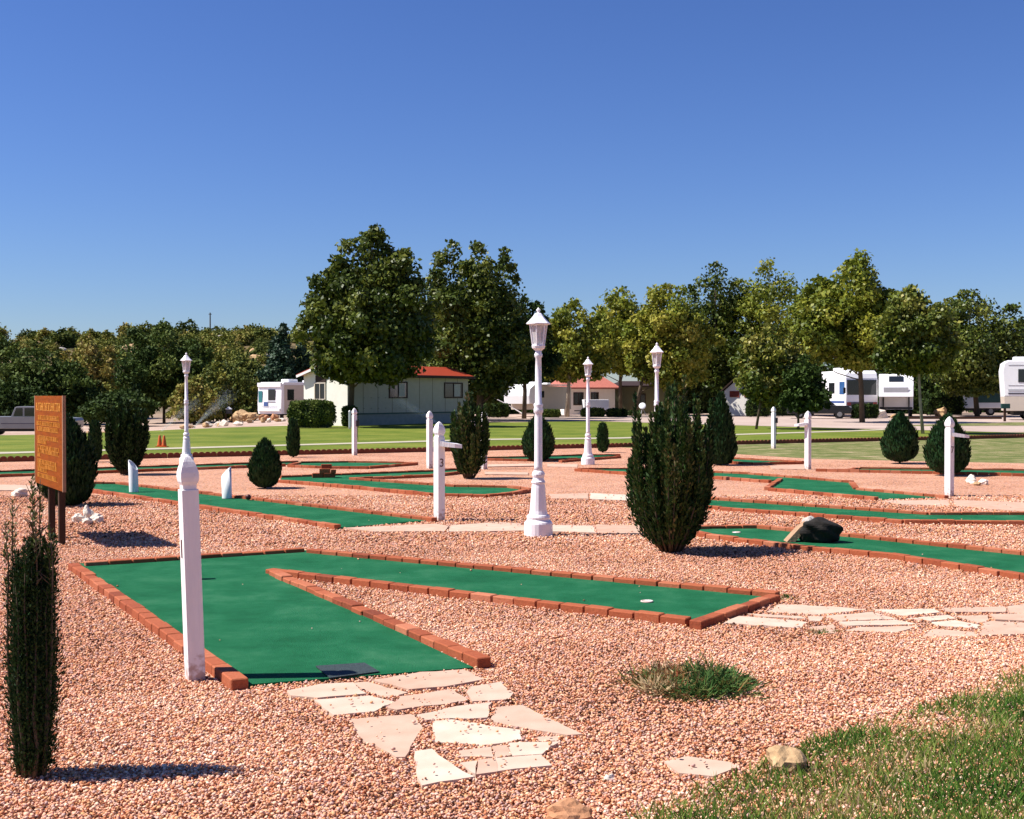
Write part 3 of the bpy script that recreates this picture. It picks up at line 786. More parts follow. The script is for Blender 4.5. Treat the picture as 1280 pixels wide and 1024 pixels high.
# ------------------------------------------------------------------ number posts
def glyph(ch, size, parent, loc, rot, m):
    cu = bpy.data.curves.new('number', 'FONT'); cu.body = ch; cu.size = size; cu.align_x = 'CENTER'; cu.extrude = .002
    tmp = bpy.data.objects.new('number', cu); link(tmp)
    me = bpy.data.meshes.new_from_object(tmp.evaluated_get(bpy.context.evaluated_depsgraph_get()))
    bpy.data.objects.remove(tmp)
    me.name = 'number'; me.materials.clear(); me.materials.append(m)
    o = bpy.data.objects.new('number', me); link(o); o.parent = parent; o.location = loc; o.rotation_euler = rot
    return o

def post(label, u, v, ang, paddle=None, number=None, box_side=None, w=.105, vtop=None, lean=(0, 0)):
    """gothic-topped white timber post; ang turns its faces; paddle: direction angle of the little shelf"""
    x, y = G(u, v)
    t = thing('number_post', label, 'post', (x, y, 0), ang, 'white posts marking the holes')
    t.rotation_euler = (lean[0], lean[1], ang)
    bm = B()
    box(bm, 0, 0, .535, w, w, 1.09, bev=.005)
    box(bm, 0, 0, 1.10, w * .80, w * .80, .06)
    obj('shaft', bm, M['white'], t)
    bm = B(); rings = []
    for r, z in ((.40, 1.105), (.50, 1.125), (.535, 1.15), (.52, 1.175), (.44, 1.205), (.32, 1.235), (.17, 1.26), (.02, 1.275)):
        r *= w * 1.0
        rings.append([bm.verts.new((sx * r, sy * r, z)) for sx, sy in ((-1, -1), (1, -1), (1, 1), (-1, 1))])
    for i in range(len(rings) - 1):
        for k in range(4): bm.faces.new((rings[i][k], rings[i][(k + 1) % 4], rings[i + 1][(k + 1) % 4], rings[i + 1][k]))
    bm.faces.new(rings[0][::-1]); bm.faces.new(rings[-1])
    obj('finial', bm, M['white'], t)
    if paddle is not None:
        bm = B()
        c, s = math.cos(paddle), math.sin(paddle)
        def P(a, b, z): return bm.verts.new((a * c - b * s, a * s + b * c, z))
        pts = [(.03, -.075), (.22, -.06), (.30, 0.0), (.22, .06), (.03, .075)]
        lo = [P(a, b, .965 - a * .10) for a, b in pts]; hi = [P(a, b, 1.03 - a * .16) for a, b in pts]
        bm.faces.new(hi); bm.faces.new(lo[::-1])
        for i in range(5): bm.faces.new((lo[i], lo[(i + 1) % 5], hi[(i + 1) % 5], hi[i]))
        obj('paddle', bm, M['white'], t)
    if number:
        ch, face = number                              # face: angle of the face normal in post space
        d = w / 2 + .0015
        glyph(ch, .15, t, (math.cos(face) * d, math.sin(face) * d, .70), (math.pi / 2, 0, face + math.pi / 2), M['number'])
    if box_side is not None:
        bm = B(); c, s = math.cos(box_side), math.sin(box_side); d = w / 2 + .035
        box(bm, c * d, s * d, .86, .07, .09, .16, box_side, bev=.006); obj('score_box', bm, M['darkmetal'], t)
        bm = B(); tube(bm, [(c * d, s * d, .78), (c * d * .95, s * d * .95, .55), (c * d * 1.1, s * d * 1.1, .40)], .008, 6)
        obj('cord', bm, M['darkmetal'], t)
    return t
post('nearest white number post, standing at the left brick end of the first lane', 243, 853, R(-29.5) + R(59), number=('1', math.pi), lean=(R(.0), R(-1.9)), w=.094)
post('white post with the dark figure three and a paddle on its right', 549, 652, R(40), paddle=R(-52), number=('3', -math.pi / 2))
post('plain white post just behind the post numbered three', 537, 586, R(38))
post('white post at the lawn edging with a black score box, before the long trailer home', 443, 569.5, R(40), box_side=R(-40))
post('white post half hidden behind the twiggy juniper, paddle pointing left', 605, 587, R(35), paddle=R(150))
post('plain white post in the thin grass, with a small dark box on its side', 967, 561, R(42), box_side=R(-42))
post('white post with a paddle pointing left, behind the notched lane', 1010, 587, R(40), paddle=R(140))
post('white post with a right paddle standing before an egg shaped bush', 1187, 621.5, R(36), paddle=R(-45), number=('7', -math.pi / 2))

# ------------------------------------------------------------------ pipes, blocks, ball, boulder, rocks
def pipe(label, u, v, h, ang, r=.075):
    x, y = G(u, v, .03)
    bm = B(); n = 20
    c, s = math.cos(ang), math.sin(ang)
    o_, i_ = [], []
    for rr, dst in ((r, o_), (r * .86, i_)):
        for k in range(n):
            a = 2 * math.pi * k / n; px_, py_ = rr * math.cos(a), rr * math.sin(a)
            dst.append((bm.verts.new((px_, py_, .0)), bm.verts.new((px_ - .012, py_, h + (px_ * c + py_ * s) * 1.1))))
    for k in range(n):
        q = (k + 1) % n
        bm.faces.new((o_[k][0], o_[q][0], o_[q][1], o_[k][1])); bm.faces.new((i_[q][0], i_[k][0], i_[k][1], i_[q][1]))
        bm.faces.new((o_[k][1], o_[q][1], i_[q][1], i_[k][1]))
    o = obj('pipe_stub', bm, M['pipe'], None, True, (x, y, .031)); tag(o, label, 'pipe', 'slant cut pipes on the lane'); return o
pipe('slant cut white pipe on the lane, cut sloping down to the right', 167, 615, .44, R(170))
pipe('slant cut white pipe on the lane, cut sloping down to the left', 283.5, 623, .40, R(-10))

def brick_lump(name, label, u, v, layout, ang, z=.03):
    x, y = G(u, v, z)
    bm = B(); lay = bm.faces.layers.float.new('tint'); rg = np.random.default_rng(int(u))
    for bx_, by_, bz_, sx, sy, sz in layout:
        fs = box(bm, bx_, by_, bz_, sx, sy, sz, rg.normal() * .03)
        tv = float(np.clip(.5 + rg.normal() * .2, 0, 1))
        for f in fs: f[lay] = tv
    bmesh.ops.bevel(bm, geom=bm.edges[:], offset=.004, segments=1, affect='EDGES')
    o = obj(name, bm, M['brick'], None, loc=(x, y, z), rotz=ang); tag(o, label, 'brick obstacle'); return o
brick_lump('brick_block', 'stepped block of loose bricks standing on the forked lane', 406, 597,
           [(-.14, 0, .042, .20, .1, .085), (.08, -.01, .042, .20, .1, .085), (.10, .10, .043, .2, .1, .086), (-.12, .11, .041, .2, .1, .083), (.0, .05, .128, .21, .2, .085), (.03, .06, .212, .2, .1, .08), (.16, -.04, .12, .1, .1, .07)], R(10))
brick_lump('brick_block', 'single brick on end hidden behind the nearest post', 237, 724, [(0, 0, .11, .1, .07, .22)], R(25))
bm = B(); bmesh.ops.create_icosphere(bm, subdivisions=2, radius=.045)
x, y = G(310, 619.5, .1); o = obj('ball', bm, M['ball'], None, True, (x, y, .075)); tag(o, 'small dark ball by the far bricks of the pipe lane', 'ball')

def rock(label, u, v, sx, sy, sz, seed, m='rock_white', Y=None, name='rock', group=None, sub=3, rough=.5):
    if Y is None: x, y = G(u, v)
    else: x, y = XU(u, Y), Y
    rg = np.random.default_rng(seed)
    bm = B(); bmesh.ops.create_icosphere(bm, subdivisions=sub, radius=1.)
    pl = [(Vector(d), .55 + .3 * rg.random()) for d in rdir(rg, 11)]
    ph = rg.random(6) * 6
    for vv in bm.verts:
        c = vv.co.copy()
        for d, k in pl:
            e = c.dot(d) - k
            if e > 0: c -= d * e * .85
        c *= 1 + rough * .3 * (math.sin(c.x * 4 + ph[0]) * math.sin(c.y * 5 + ph[1]) + .5 * math.sin(c.z * 9 + ph[2] + c.x * 7)) + rg.normal() * .012
        vv.co = (c.x * sx * 1.25, c.y * sy * 1.25, (c.z + .62) * sz * 1.25)
    o = obj(name, bm, M[m], None, False, (x, y, H(x, y)), rg.random() * 6)
    tag(o, label, 'rock', group); return o
# stones by the sign
rk = 'white stones heaped by the brown sign'
rock('white stone on top of the small heap right of the sign', 108.5, 652.5, .06, .055, .10, 11, group=rk)
rock('white stone at the left of the small heap by the sign', 98, 654.5, .075, .065, .062, 12, group=rk)
rock('white stone at the right of the small heap by the sign', 119, 654.5, .075, .06, .062, 13, group=rk)
rock('white stone at the front of the small heap by the sign', 108, 656, .075, .055, .05, 14, group=rk)
rock('pale rock beside the sign at the left frame edge', 24, 622, .13, .1, .075, 15)
rock('small pale pebble under the round dark bush behind the sign', 98, 632, .035, .03, .035, 16)
rk = 'white stones heaped by the right hand post'
rock('large white stone at the left of the heap right of the right hand post', 1215, 605, .115, .09, .085, 21, group=rk)
rock('white stone leaning at the right of that same heap', 1230, 606, .07, .07, .065, 22, group=rk)
rock('low cream stone in front of the heap by the right hand post', 1222, 607.5, .06, .05, .04, 23, 'rock_tan', group=rk)
rock('tan rock half buried at the edge of the bottom right grass', 984, 966, .074, .07, .058, 31, 'rock_tan', rough=.6)
rock('reddish rock at the bottom edge of the photo', 712, 1034, .07, .07, .045, 32, 'rock_red', rough=.6)
rock('small round white pebble on the gravel left of the lone flagstone', 763, 980, .020, .018, .018, 33)
# boulder on the right lane, shade and sunlight put into its part colours
x, y = G(1016, 677, .03)
t = thing('boulder', 'shade-darkened overhanging boulder lying across the right lane with a tan slab as its sunlit slope', 'boulder', (x, y, .03))
rg = np.random.default_rng(44)
bm = B(); bmesh.ops.create_icosphere(bm, subdivisions=4, radius=1.)
for vv in bm.verts:
    c = vv.co
    c = c * (1 + .10 * math.sin(c.x * 4 + 1) * math.sin(c.y * 4) + .05 * math.sin(c.z * 9 + c.x * 6))
    z = max(c.z, -.6)
    vv.co = (c.x * .225 + .07 + .01 * math.sin(z * 5), c.y * .16 - .08 * max(z, -.2), (z + .6) * .162)
obj('rock_mass', bm, M['rock_shaded'], t)
bm = B(); bmesh.ops.create_icosphere(bm, subdivisions=3, radius=1.)
for vv in bm.verts:
    c = vv.co * (1 + .12 * math.sin(vv.co.x * 5) * math.sin(vv.co.y * 4 + 1)); vv.co = (c.x * .075 + .0, c.y * .08 + .12, c.z * .07 + .19)
obj('sunlit_cap', bm, M['rock_grey'], t)  # lighter grey stands for the boulder's sunlit top
bm = B()
prof_ = [(-.29, 0.), (-.20, 0.), (-.03, .185), (-.07, .21), (-.15, .155)]
profile(bm, prof_, -.06, .10); bmesh.ops.recalc_face_normals(bm, faces=bm.faces[:])
obj('slab', bm, M['slab'], t)  # tan colour stands for the boulder's sunlit slope

# ------------------------------------------------------------------ the brown sign
xl, yl = XU(45, 13.8), 13.8; xr, yr = XU(80, 12.4), 12.4
d = Vector((xr - xl, yr - yl, 0)); Ls = d.length; ang = math.atan2(d.y, d.x)
t = thing('sign', 'brown board sign with yellow lettering on two dark posts at the left', 'sign', ((xl + xr) / 2, (yl + yr) / 2, 0), ang)
bm = B(); box(bm, 0, 0, 1.1, Ls - .03, .026, 1.0, bev=.004); obj('board', bm, M['signwood'], t)
bm = B(); box(bm, Ls / 2 - .006, 0, 1.1, .03, .032, 1.006); box(bm, -Ls / 2 + .006, 0, 1.1, .03, .032, 1.006)
obj('edge_strip', bm, M['signedge'], t)
for s in (-.14, .43):
    bm = B(); box(bm, s, .046, .52, .066, .066, 1.08, bev=.004); obj('post', bm, M['signpost'], t)
rg = np.random.default_rng(3)
def line(z, h, x0, x1):
    bm = B(); x_ = x0; box(bm, (x0 + x1) / 2, -.0135, z - h * .5, x1 - x0 + .03, .002, h * .05)
    while x_ < x1:
        for _ in range(int(rg.integers(3, 9))):
            w_ = h * (.45 + .3 * rg.random())
            k = rg.integers(0, 4)
            yy = -.0155
            box(bm, x_, yy, z, h * .16, .006, h)
            if k in (0, 1): box(bm, x_ + w_ * .62, yy, z - (h * .15 if k else 0), h * .16, .006, h * (.7 if k else 1))
            if k in (1, 2): box(bm, x_ + w_ * .31, yy - .0006, z + h * .42, w_ * .6, .006, h * .16)
            if k in (0, 3): box(bm, x_ + w_ * .31, yy - .0006, z - h * (.42 if k == 3 else 0), w_ * .6, .006, h * .16)
            x_ += w_ + h * .22
            if x_ > x1: break
        x_ += h * .5
    obj('text_line', bm, M['yellow'], t)
for vc, hh, a, b in ((508.5, .085, -.70, .66), (522.5, .05, -.58, .62), (530, .05, -.68, .66), (537, .05, -.63, .58), (548, .045, -.60, .58), (553.5, .045, -.62, -.10), (560.5, .045, -.62, .62), (565.5, .045, -.62, .62), (571, .04, -.62, -.45), (578.5, .045, -.62, .46), (584, .045, -.62, .48), (589.5, .045, -.62, -.05), (596.5, .05, -.62, .52)):
    line(1.6 - (vc - 495) / 110 * .97, hh, a, b)

# ------------------------------------------------------------------ shrubs
def egg_shrub(name, label, u, v, H_, W, seed, n=5000, mleaf='thuja', prof=None, spr=.085, group='clipped evergreen shrubs', tb=.5, core=True):
    x, y = G(u, v); rg = np.random.default_rng(seed)
    pf = prof or (lambda t: np.clip(np.sin(np.pi * np.clip(t * .94 + .07, 0, 1) ** .72), 0, 1) ** .75)
    T = rg.random(n * 2); T = T[rg.random(n * 2) < pf(T) + .15][:n]; n = len(T)
    a = rg.random(n) * 2 * np.pi
    lump = 1 + .05 * np.sin(a * 5 + T * 9 + seed) + .04 * np.sin(a * 3 - T * 17)
    r = pf(T) * W / 2 * (.80 + .20 * rg.random(n)) * lump
    C = np.stack([r * np.cos(a), r * np.sin(a), .03 + T * (H_ - spr * .8)], 1)
    out = np.stack([np.cos(a), np.sin(a), np.zeros(n)], 1)
    D = out * (.45 * rg.random(n)[:, None]) + np.array([0, 0, 1.]) + .35 * rdir(rg, n)
    N = out + .8 * rdir(rg, n)
    l = spr * (.6 + .8 * rg.random(n))
    V, Fc = kites(C, D, N, l, l * .38, .1)
    tint = np.clip(tb + .35 * (rg.random(n) - .5) + .12 * np.sin(a * 4 + T * 12), 0, 1)
    t = thing(name, label, 'shrub', (x, y, 0), 0, group)
    np_obj('foliage', V, Fc, M[mleaf], t, tint)
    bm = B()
    if core: lathe(bm, [(max(.004, pf(np.array(q)) * W / 2 * .84), .03 + q * (H_ * .93)) for q in np.linspace(.0, .97, 14)], 16)  # added dark solid core inside the foliage
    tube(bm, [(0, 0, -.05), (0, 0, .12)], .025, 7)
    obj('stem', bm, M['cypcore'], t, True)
    return t
egg_shrub('round_shrub', 'near black egg shaped bush right behind the brown sign', 84, 633, 1.30, .78, 101, 7000, tb=.35)
egg_shrub('round_shrub', 'small egg shaped bush behind the pipe lane, left of centre', 331, 611, .84, .53, 102, 5000)
egg_shrub('round_shrub', 'egg shaped bush standing behind the main lamp pole', 673, 577, 1.17, .77, 103, 5000)
egg_shrub('round_shrub', 'egg shaped bush on the thin grass, left of the right hand post', 1125, 580, 1.20, .84, 104, 5500, prof=pear)
egg_shrub('round_shrub', 'egg shaped bush directly behind the right hand post', 1184.5, 595, 1.22, .86, 105, 5500, prof=pear)
colp = lambda t: np.clip(np.sin(np.pi * np.clip(t * .9 + .08, 0, 1) ** .8), 0, 1) ** .4
egg_shrub('column_shrub', 'slim column bush at the lawn edging, left of the trailer home', 366.5, 572, .98, .31, 106, 2500, prof=colp)
egg_shrub('column_shrub', 'slim column bush between the round dark bush and the spiky juniper', 118.5, 578, .98, .30, 107, 2500, prof=colp, tb=.4)
egg_shrub('column_shrub', 'slim column bush at the lawn edging, right of the slim lamp post', 753.5, 566, .82, .29, 108, 2500, prof=colp, tb=.6)
tall = lambda t: np.clip(np.sin(np.pi * np.clip(t * .93 + .06, 0, 1) ** .55), 0, 1) ** .8
egg_shrub('tall_shrub', 'tall dark bush seen just right of the big juniper', 901, 582, 1.66, .66, 109, 6500, prof=tall, tb=.4, spr=.11)

def juniper(label, u, v, H_, W, seed, plumes=46, per=420, spr=.055, tb=.45, base_r=.10, name='juniper_bush', spread=1.):
    """upright juniper: many separate feathery plumes fanning out of one base"""
    x, y = G(u, v); rg = np.random.default_rng(seed)
    t = thing(name, label, 'shrub', (x, y, 0), 0, 'upright junipers')
    Cs, Ds, Ns, Ls_, Ts = [], [], [], [], []
    stem = B()
    for k in range(plumes):
        a = 2 * np.pi * (k * .618 % 1) + rg.normal() * .15
        q = math.sqrt((k + .5) / plumes)
        R1 = W / 2 * q * (.86 + .2 * rg.random())
        top = H_ * (1 - .26 * q ** 1.5) * (.66 + .36 * rg.random()); 
        if k < 3: top = H_ * (.96 + .05 * rg.random())
        fat = .6 + .75 * rg.random()
        if k % 7 == 5: R1 *= 1.12; top *= 1.10; fat = .45    # stray shoots
        def pos(s):                                     # bows outward low down, then rises
            rr = base_r * q + (R1 - base_r * q) * np.clip(1 - (1 - np.clip(s * 1.35, 0, 1)) ** 2, 0, 1) * (1 + .10 * np.sin(k * 2.4) * np.clip(s - .5, 0, 1))
            return np.stack([rr * np.cos(a), rr * np.sin(a), .02 + s * top], -1)
        n = int(per * (.7 + .6 * rg.random()))
        s = .06 + .94 * rg.random(n) ** .85
        c = pos(s)
        wr = W * .090 * fat * np.clip(np.sin(np.pi * np.clip(s, 0, 1) ** .85), .0, 1) ** .7 * (1.12 - .62 * s)
        o = rdir(rg, n); o[:, 2] *= .3
        C = c + o * (wr * (.25 + .75 * rg.random(n)))[:, None]
        D = o * .55 + np.array([.25 * math.cos(a), .25 * math.sin(a), 1.0]) + .35 * rdir(rg, n)
        Cs.append(C); Ds.append(D); Ns.append(o + .8 * rdir(rg, n))
        Ls_.append(spr * (.6 + .9 * rg.random(n)))
        Ts.append(np.clip(tb * (.45 + 1.1 * rg.random()) + .35 * (rg.random(n) - .5) + .18 * (s - .5) + .25 * rg.random(n) ** 6, 0, 1))
        ss = np.linspace(0, .93, 6)
        tube(stem, [tuple(p) for p in pos(ss)], [.011, .010, .009, .007, .005, .002], 5)
    C = np.concatenate(Cs); l = np.concatenate(Ls_)
    V, Fc = kites(C, np.concatenate(Ds), np.concatenate(Ns), l, l * .42, .1)
    np_obj('foliage', V, Fc, M['jun'], t, np.concatenate(Ts))
    obj('stems', stem, M['bark'], t, True)
    return t
juniper('big feathery juniper in the middle right, tallest bush on the gravel', 839, 692, 1.72, .90, 201, 62, 600, .046, .52)
juniper('brown tinged juniper behind post number three, hiding another white post', 586, 599, 1.62, .74, 202, 36, 330, .07, .5)
juniper('dark spiky juniper behind the left white pipe', 157, 594, 1.50, .80, 203, 40, 330, .075, .3)

def cypress(u, v, H_, W):
    x, y = G(u, v); rg = np.random.default_rng(301)
    t = thing('cypress_shrub', 'tall narrow cypress in the left front corner with bare twiggy tips', 'shrub', (x, y, 0), 0)
    Cs, Ds, Ns, Ls_, Ts = [], [], [], [], []
    stem = B()
    specs = []
    for k in range(30):
        a = 2 * np.pi * (k * .618 % 1); q = math.sqrt((k + .5) / 30)
        specs.append((a, W / 2 * q * .80, H_ * (1 - .28 * q * rg.random() - .06), 1000, 1.))
    # wispy leaders
    for a, r_, tp, in ((R(200), .10, H_ * 1.0), (R(10), .03, H_ * 1.13), (R(95), .0, H_ * 1.17), (R(-20), .09, H_ * .98), (R(175), .085, H_ * 1.08), (R(-60), .06, H_ * 1.04)):
        specs.append((a, r_, tp, 380, .55))
    for a, r_, top, n, dn in specs:
        s = .02 + .98 * rg.random(n) ** .9
        def pos(s):
            rr = r_ * np.clip(.55 + s * 1.1, 0, 1)
            return np.stack([rr * np.cos(a), rr * np.sin(a), .02 + s * top], -1)
        c = pos(s)
        wr = W * .24 * np.clip(1.25 - s, .12, 1) * (1. if dn == 1. else .45)
        o = rdir(rg, n); o[:, 2] *= .3
        C = c + o * (wr * rg.random(n) ** .5)[:, None]
        Cs.append(C); Ds.append(o * .7 + np.array([0, 0, .9]) + .4 * rdir(rg, n)); Ns.append(o + .8 * rdir(rg, n))
        Ls_.append((.019 if dn == 1. else .018) * (.5 + .9 * rg.random(n)))
        Ts.append(np.clip(.38 + .3 * (rg.random(n) - .5) + (.45 * np.clip((s - .62) / .3, 0, 1) if dn < 1 else .0), 0, 1))
        ss = np.linspace(0, 1, 7)
        tube(stem, [tuple(p + rg.normal(size=3) * .004) for p in pos(ss)], [.010, .009, .007, .005, .004, .003, .0012], 5)
        if dn < 1:
            for j in range(16):
                s0 = .68 + .3 * rg.random(); p = pos(np.array(s0)); e = p + rdir(rg, 1)[0] * np.array([.05, .05, .02]) + np.array([0, 0, .045])
                tube(stem, [tuple(p), tuple(e)], [.0025, .001], 4)
    C = np.concatenate(Cs); l = np.concatenate(Ls_)
    V, Fc = kites(C, np.concatenate(Ds), np.concatenate(Ns), l, l * .38, .1)
    np_obj('foliage', V, Fc, M['jun'], t, np.concatenate(Ts))
    obj('stems', stem, M['bark'], t, True)
cypress(40, 976, 1.06, .215)

# ------------------------------------------------------------------ grass and weeds close by
def blades(name, label, pts, hmin, hmax, wd, m, tint, rg, lean=.6, kind='stuff', parent=None, cat='grass'):
    n = len(pts)
    a = rg.random(n) * 2 * np.pi; h = hmin + (hmax - hmin) * rg.random(n) ** 1.5
    D = np.stack([np.cos(a) * lean * rg.random(n), np.sin(a) * lean * rg.random(n), np.ones(n)], 1)
    N = np.stack([np.cos(a + 1.3), np.sin(a + 1.3), .3 * np.ones(n)], 1)
    V, Fc = kites(pts, D, N, h, np.full(n, wd) * (.6 + .8 * rg.random(n)), .05)
    return np_obj(name, V, Fc, m, parent, tint)
rg = np.random.default_rng(77)
bx = [(770, 1060), (800, 1024), (860, 996), (925, 972), (990, 945), (1070, 915), (1170, 886), (1240, 856), (1290, 838), (1460, 790), (1760, 735), (2100, 1140), (790, 1140)]
gp = [G(u, v) for u, v in bx]
n = 520000
xx = rg.uniform(-.2, 7.2, n); yy = rg.uniform(3.3, 9.6, n)
k = inpoly(xx, yy, gp)
patch = np.sin(xx * 3.1 + 1) * np.sin(yy * 4.3) + .6 * np.sin(xx * 7 - yy * 5) + .5 * np.sin(xx * 1.7 + yy * 9)
Pn = np.array(gp[:-2])
def edge_dist(x, y):
    dmin = np.full(len(x), 9.)
    for i in range(len(Pn) - 1):
        ax, ay = Pn[i]; ex, ey = Pn[i + 1]; dx, dy = ex - ax, ey - ay
        tt = np.clip(((x - ax) * dx + (y - ay) * dy) / (dx * dx + dy * dy), 0, 1)
        dmin = np.minimum(dmin, np.hypot(x - ax - tt * dx, y - ay - tt * dy))
    return dmin
ed = edge_dist(xx, yy)
k &= rg.random(n) < np.clip(.22 + 2.4 * ed + .42 * patch, .05, 1)
xx, yy, patch, ed = xx[k], yy[k], patch[k], ed[k]
tin = np.clip(.44 - .17 * patch + .25 * (rg.random(len(xx)) - .5) + .6 * rg.random(len(xx)) ** 5 + .18 * np.clip(.25 - ed, 0, .25) * 4, 0, 1)
o = blades('grass', '', np.stack([xx, yy, np.full(len(xx), .0)], 1), .02, .088, .0066, M['grass'], tin, rg, 1.2)
tag(o, 'rough grass filling the bottom right corner', 'grass'); o['kind'] = 'stuff'
def weed(label, u, v, rx, ry, hgt, n, seed, m='weed', tb=.35, wd=.006, tufts=16):
    rg = np.random.default_rng(seed); x, y = G(u, v)
    P, D, T, Hh = [], [], [], []
    for k in range(tufts):
        a = rg.random() * 6.28; q = math.sqrt(rg.random()); c = np.array([math.cos(a) * q * rx, math.sin(a) * q * ry, 0])
        m_ = max(8, n // tufts); r = .45 * math.sqrt(rx * ry) * (.6 + .7 * rg.random())
        o = rg.normal(size=(m_, 3)) * .5; o[:, 2] = 0
        hh = hgt * (1.1 - .75 * q) * (.6 + .6 * rg.random())
        z = hh * np.clip(1 - np.hypot(o[:, 0], o[:, 1]), 0, 1) * rg.random(m_)
        P.append(c + o * r + np.stack([0 * z, 0 * z, z], 1)); D.append(o * 1.6 + rdir(rg, m_) * .8 + np.array([0, 0, .45]))
        t0 = tb + .25 * (rg.random() - .5) + (.42 if c[0] < -.3 * rx and rg.random() < .75 else 0) + (.25 if q > .8 else 0)
        T.append(np.clip(t0 + .35 * (rg.random(m_) - .5) + .4 * rg.random(m_) ** 7, 0, 1)); Hh.append(hgt * (.25 + .45 * rg.random(m_)))
    P = np.concatenate(P); D = np.concatenate(D); D[:, 2] = np.abs(D[:, 2])
    V, Fc = kites(P, D, rdir(rg, len(P)), np.concatenate(Hh), wd * (.6 + .9 * rg.random(len(P))), .1)
    bl = np_obj('weed_clump', V, Fc, M[m], None, np.concatenate(T)); bl.location = (x, y, .008)
    tag(bl, label, 'weed'); return bl
weed('low clump of green and brown weeds on the open gravel', 872, 862, .30, .30, .16, 4400, 81, tb=.34, wd=.007, tufts=30)
weed('small green weed tuft at the corner of the first lane\'s brick end', 985, 751, .07, .05, .05, 300, 82, tb=.35, tufts=5)
weed('weed tuft around the small grey flagstone', 1032, 795, .12, .07, .05, 420, 83, tb=.4, tufts=8)
weed('dark weed in the gap beside a pink flagstone of the front path', 580, 866, .035, .05, .025, 200, 85, tb=.3, wd=.004, tufts=4)

# ------------------------------------------------------------------ lawn edging: scalloped pieces
def edging():
    bm = B(); L = .62; k = 4; w = L / k
    pts = []
    for i in range(k):
        for a in np.linspace(0, math.pi, 7)[(0 if i == 0 else 1):]:
            pts.append((-L / 2 + w * (i + .5) - w / 2 * math.cos(a), .09 + .055 * math.sin(a)))
    pl = [(-L / 2, 0.)] + pts + [(L / 2, 0.)]
    profile(bm, pl[::-1], -.025, .025); bmesh.ops.recalc_face_normals(bm, faces=bm.faces[:])
    o = obj('edging_block', bm, M['edging'])
    tag(o, 'dark red scalloped edging block in the row along the lawn', 'edging block', 'scalloped edging blocks along the lawn')
    ang = math.atan2(.52, 1); c = math.cos(ang)
    xs = np.arange(-13.6, 21, .63 * c)
    first = True
    for x in xs:
        y = edgeY(x) - .02 + .05 * math.sin(x * .7)
        q = o if first else o.copy()
        if not first: link(q)
        first = False
        q.location = (x, y, H(x, y)); q.rotation_euler = (0, 0, ang + random.uniform(-.03, .03))
edging()

# ------------------------------------------------------------------ trees
TG = 'leafy trees along the campground road'
tree('broadleaf_tree', 'largest broad tree, trunk in front of the beige trailer home', 462, 61, 281, 172, 475, 28000, 'leaf', 401, oval(.78, .5), .20, 437, .14, clumps=120, cr=.105, tb=.36)
tree('broadleaf_tree', 'tall three peaked tree behind the red roof of the trailer home', 597, 76, 290, 138, 500, 30000, 'leaf', 402, oval(.85, .5), .21, 600, .2, clumps=110, cr=.10, tb=.36, peaks=[(-.23, .99, .62), (.03, .95, .56), (.25, .955, .50), (0, .74, 1.), (-.08, .86, .80), (.1, .84, .80)])
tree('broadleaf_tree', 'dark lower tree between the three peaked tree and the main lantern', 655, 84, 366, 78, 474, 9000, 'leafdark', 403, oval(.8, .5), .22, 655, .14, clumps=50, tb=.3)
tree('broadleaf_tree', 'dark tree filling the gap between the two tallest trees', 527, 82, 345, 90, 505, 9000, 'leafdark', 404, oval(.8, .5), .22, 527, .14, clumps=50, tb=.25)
tree('conifer_tree', 'bluish conifer left of the largest broad tree', 354, 112, 400, 70, 488, 9000, 'pine', 405, cone, .26, 352, .15, clumps=60, cr=.14, tb=.45)
tree('broadleaf_tree', 'yellow green tree just right of the main lantern', 714, 90, 374, 96, 476, 9500, 'leafyel', 406, oval(.95, .45), .24, 709, .14, bark='palebark', clumps=60, tb=.42, group=TG)
tree('broadleaf_tree', 'round topped yellow tree behind the slim lamp post', 776, 99, 354, 100, 466, 9500, 'leafyel', 407, oval(.95, .45), .24, 776, .14, clumps=60, tb=.48, group=TG)
tree('broadleaf_tree', 'yellow tree directly behind the lamp that rises from the juniper', 834, 94, 348, 116, 486, 15000, 'leafyel', 408, oval(.95, .45), .24, 792, .14, clumps=70, tb=.5, group=TG)
tree('broadleaf_tree', 'dark twin peaked tree right of the lamp behind the juniper', 893, 100, 320, 112, 512, 15000, 'leaf', 409, oval(.9, .42), .23, 893, .17, clumps=70, tb=.3, group=TG)
tree('broadleaf_tree', 'lighter tree leaning on the dark twin peaked one', 957, 99, 325, 128, 508, 16000, 'leafyel', 410, oval(.95, .42), .23, 955, .17, clumps=75, tb=.36, group=TG)
tree('young_tree', 'young pale green tree on the lawn with a bare lower trunk', 962, 57, 397, 84, 506, 9000, 'leaf', 411, oval(.9, .5), .16, 945, .055, clumps=70, cr=.12, tb=.62, group='young trees on the lawn')
tree('young_tree', 'young dark tree on the lawn beside the dark parked car', 1006, 56, 438, 66, 512, 4500, 'leafdark', 412, oval(.8, .5), .16, 998, .05, clumps=40, tb=.35, group='young trees on the lawn')
tree('broadleaf_tree', 'highest crown on the right, standing before the white motorhome', 1068, 71, 317, 156, 458, 22000, 'leafyel', 413, oval(.9, .42), .21, 1078, .14, clumps=95, cr=.115, tb=.34, group=TG)
tree('young_tree', 'thin trunked tree at the lawn edge left of the boulder', 1138, 50, 350, 108, 466, 15000, 'leaf', 414, oval(.9, .42), .15, 1154, .06, bark='palebark', clumps=70, tb=.48, group='young trees on the lawn')
tree('broadleaf_tree', 'dark round tree left of the right edge camper', 1208, 92, 356, 140, 494, 18000, 'leaf', 415, oval(.9, .42), .22, 1222, .17, clumps=80, tb=.38, group=TG)
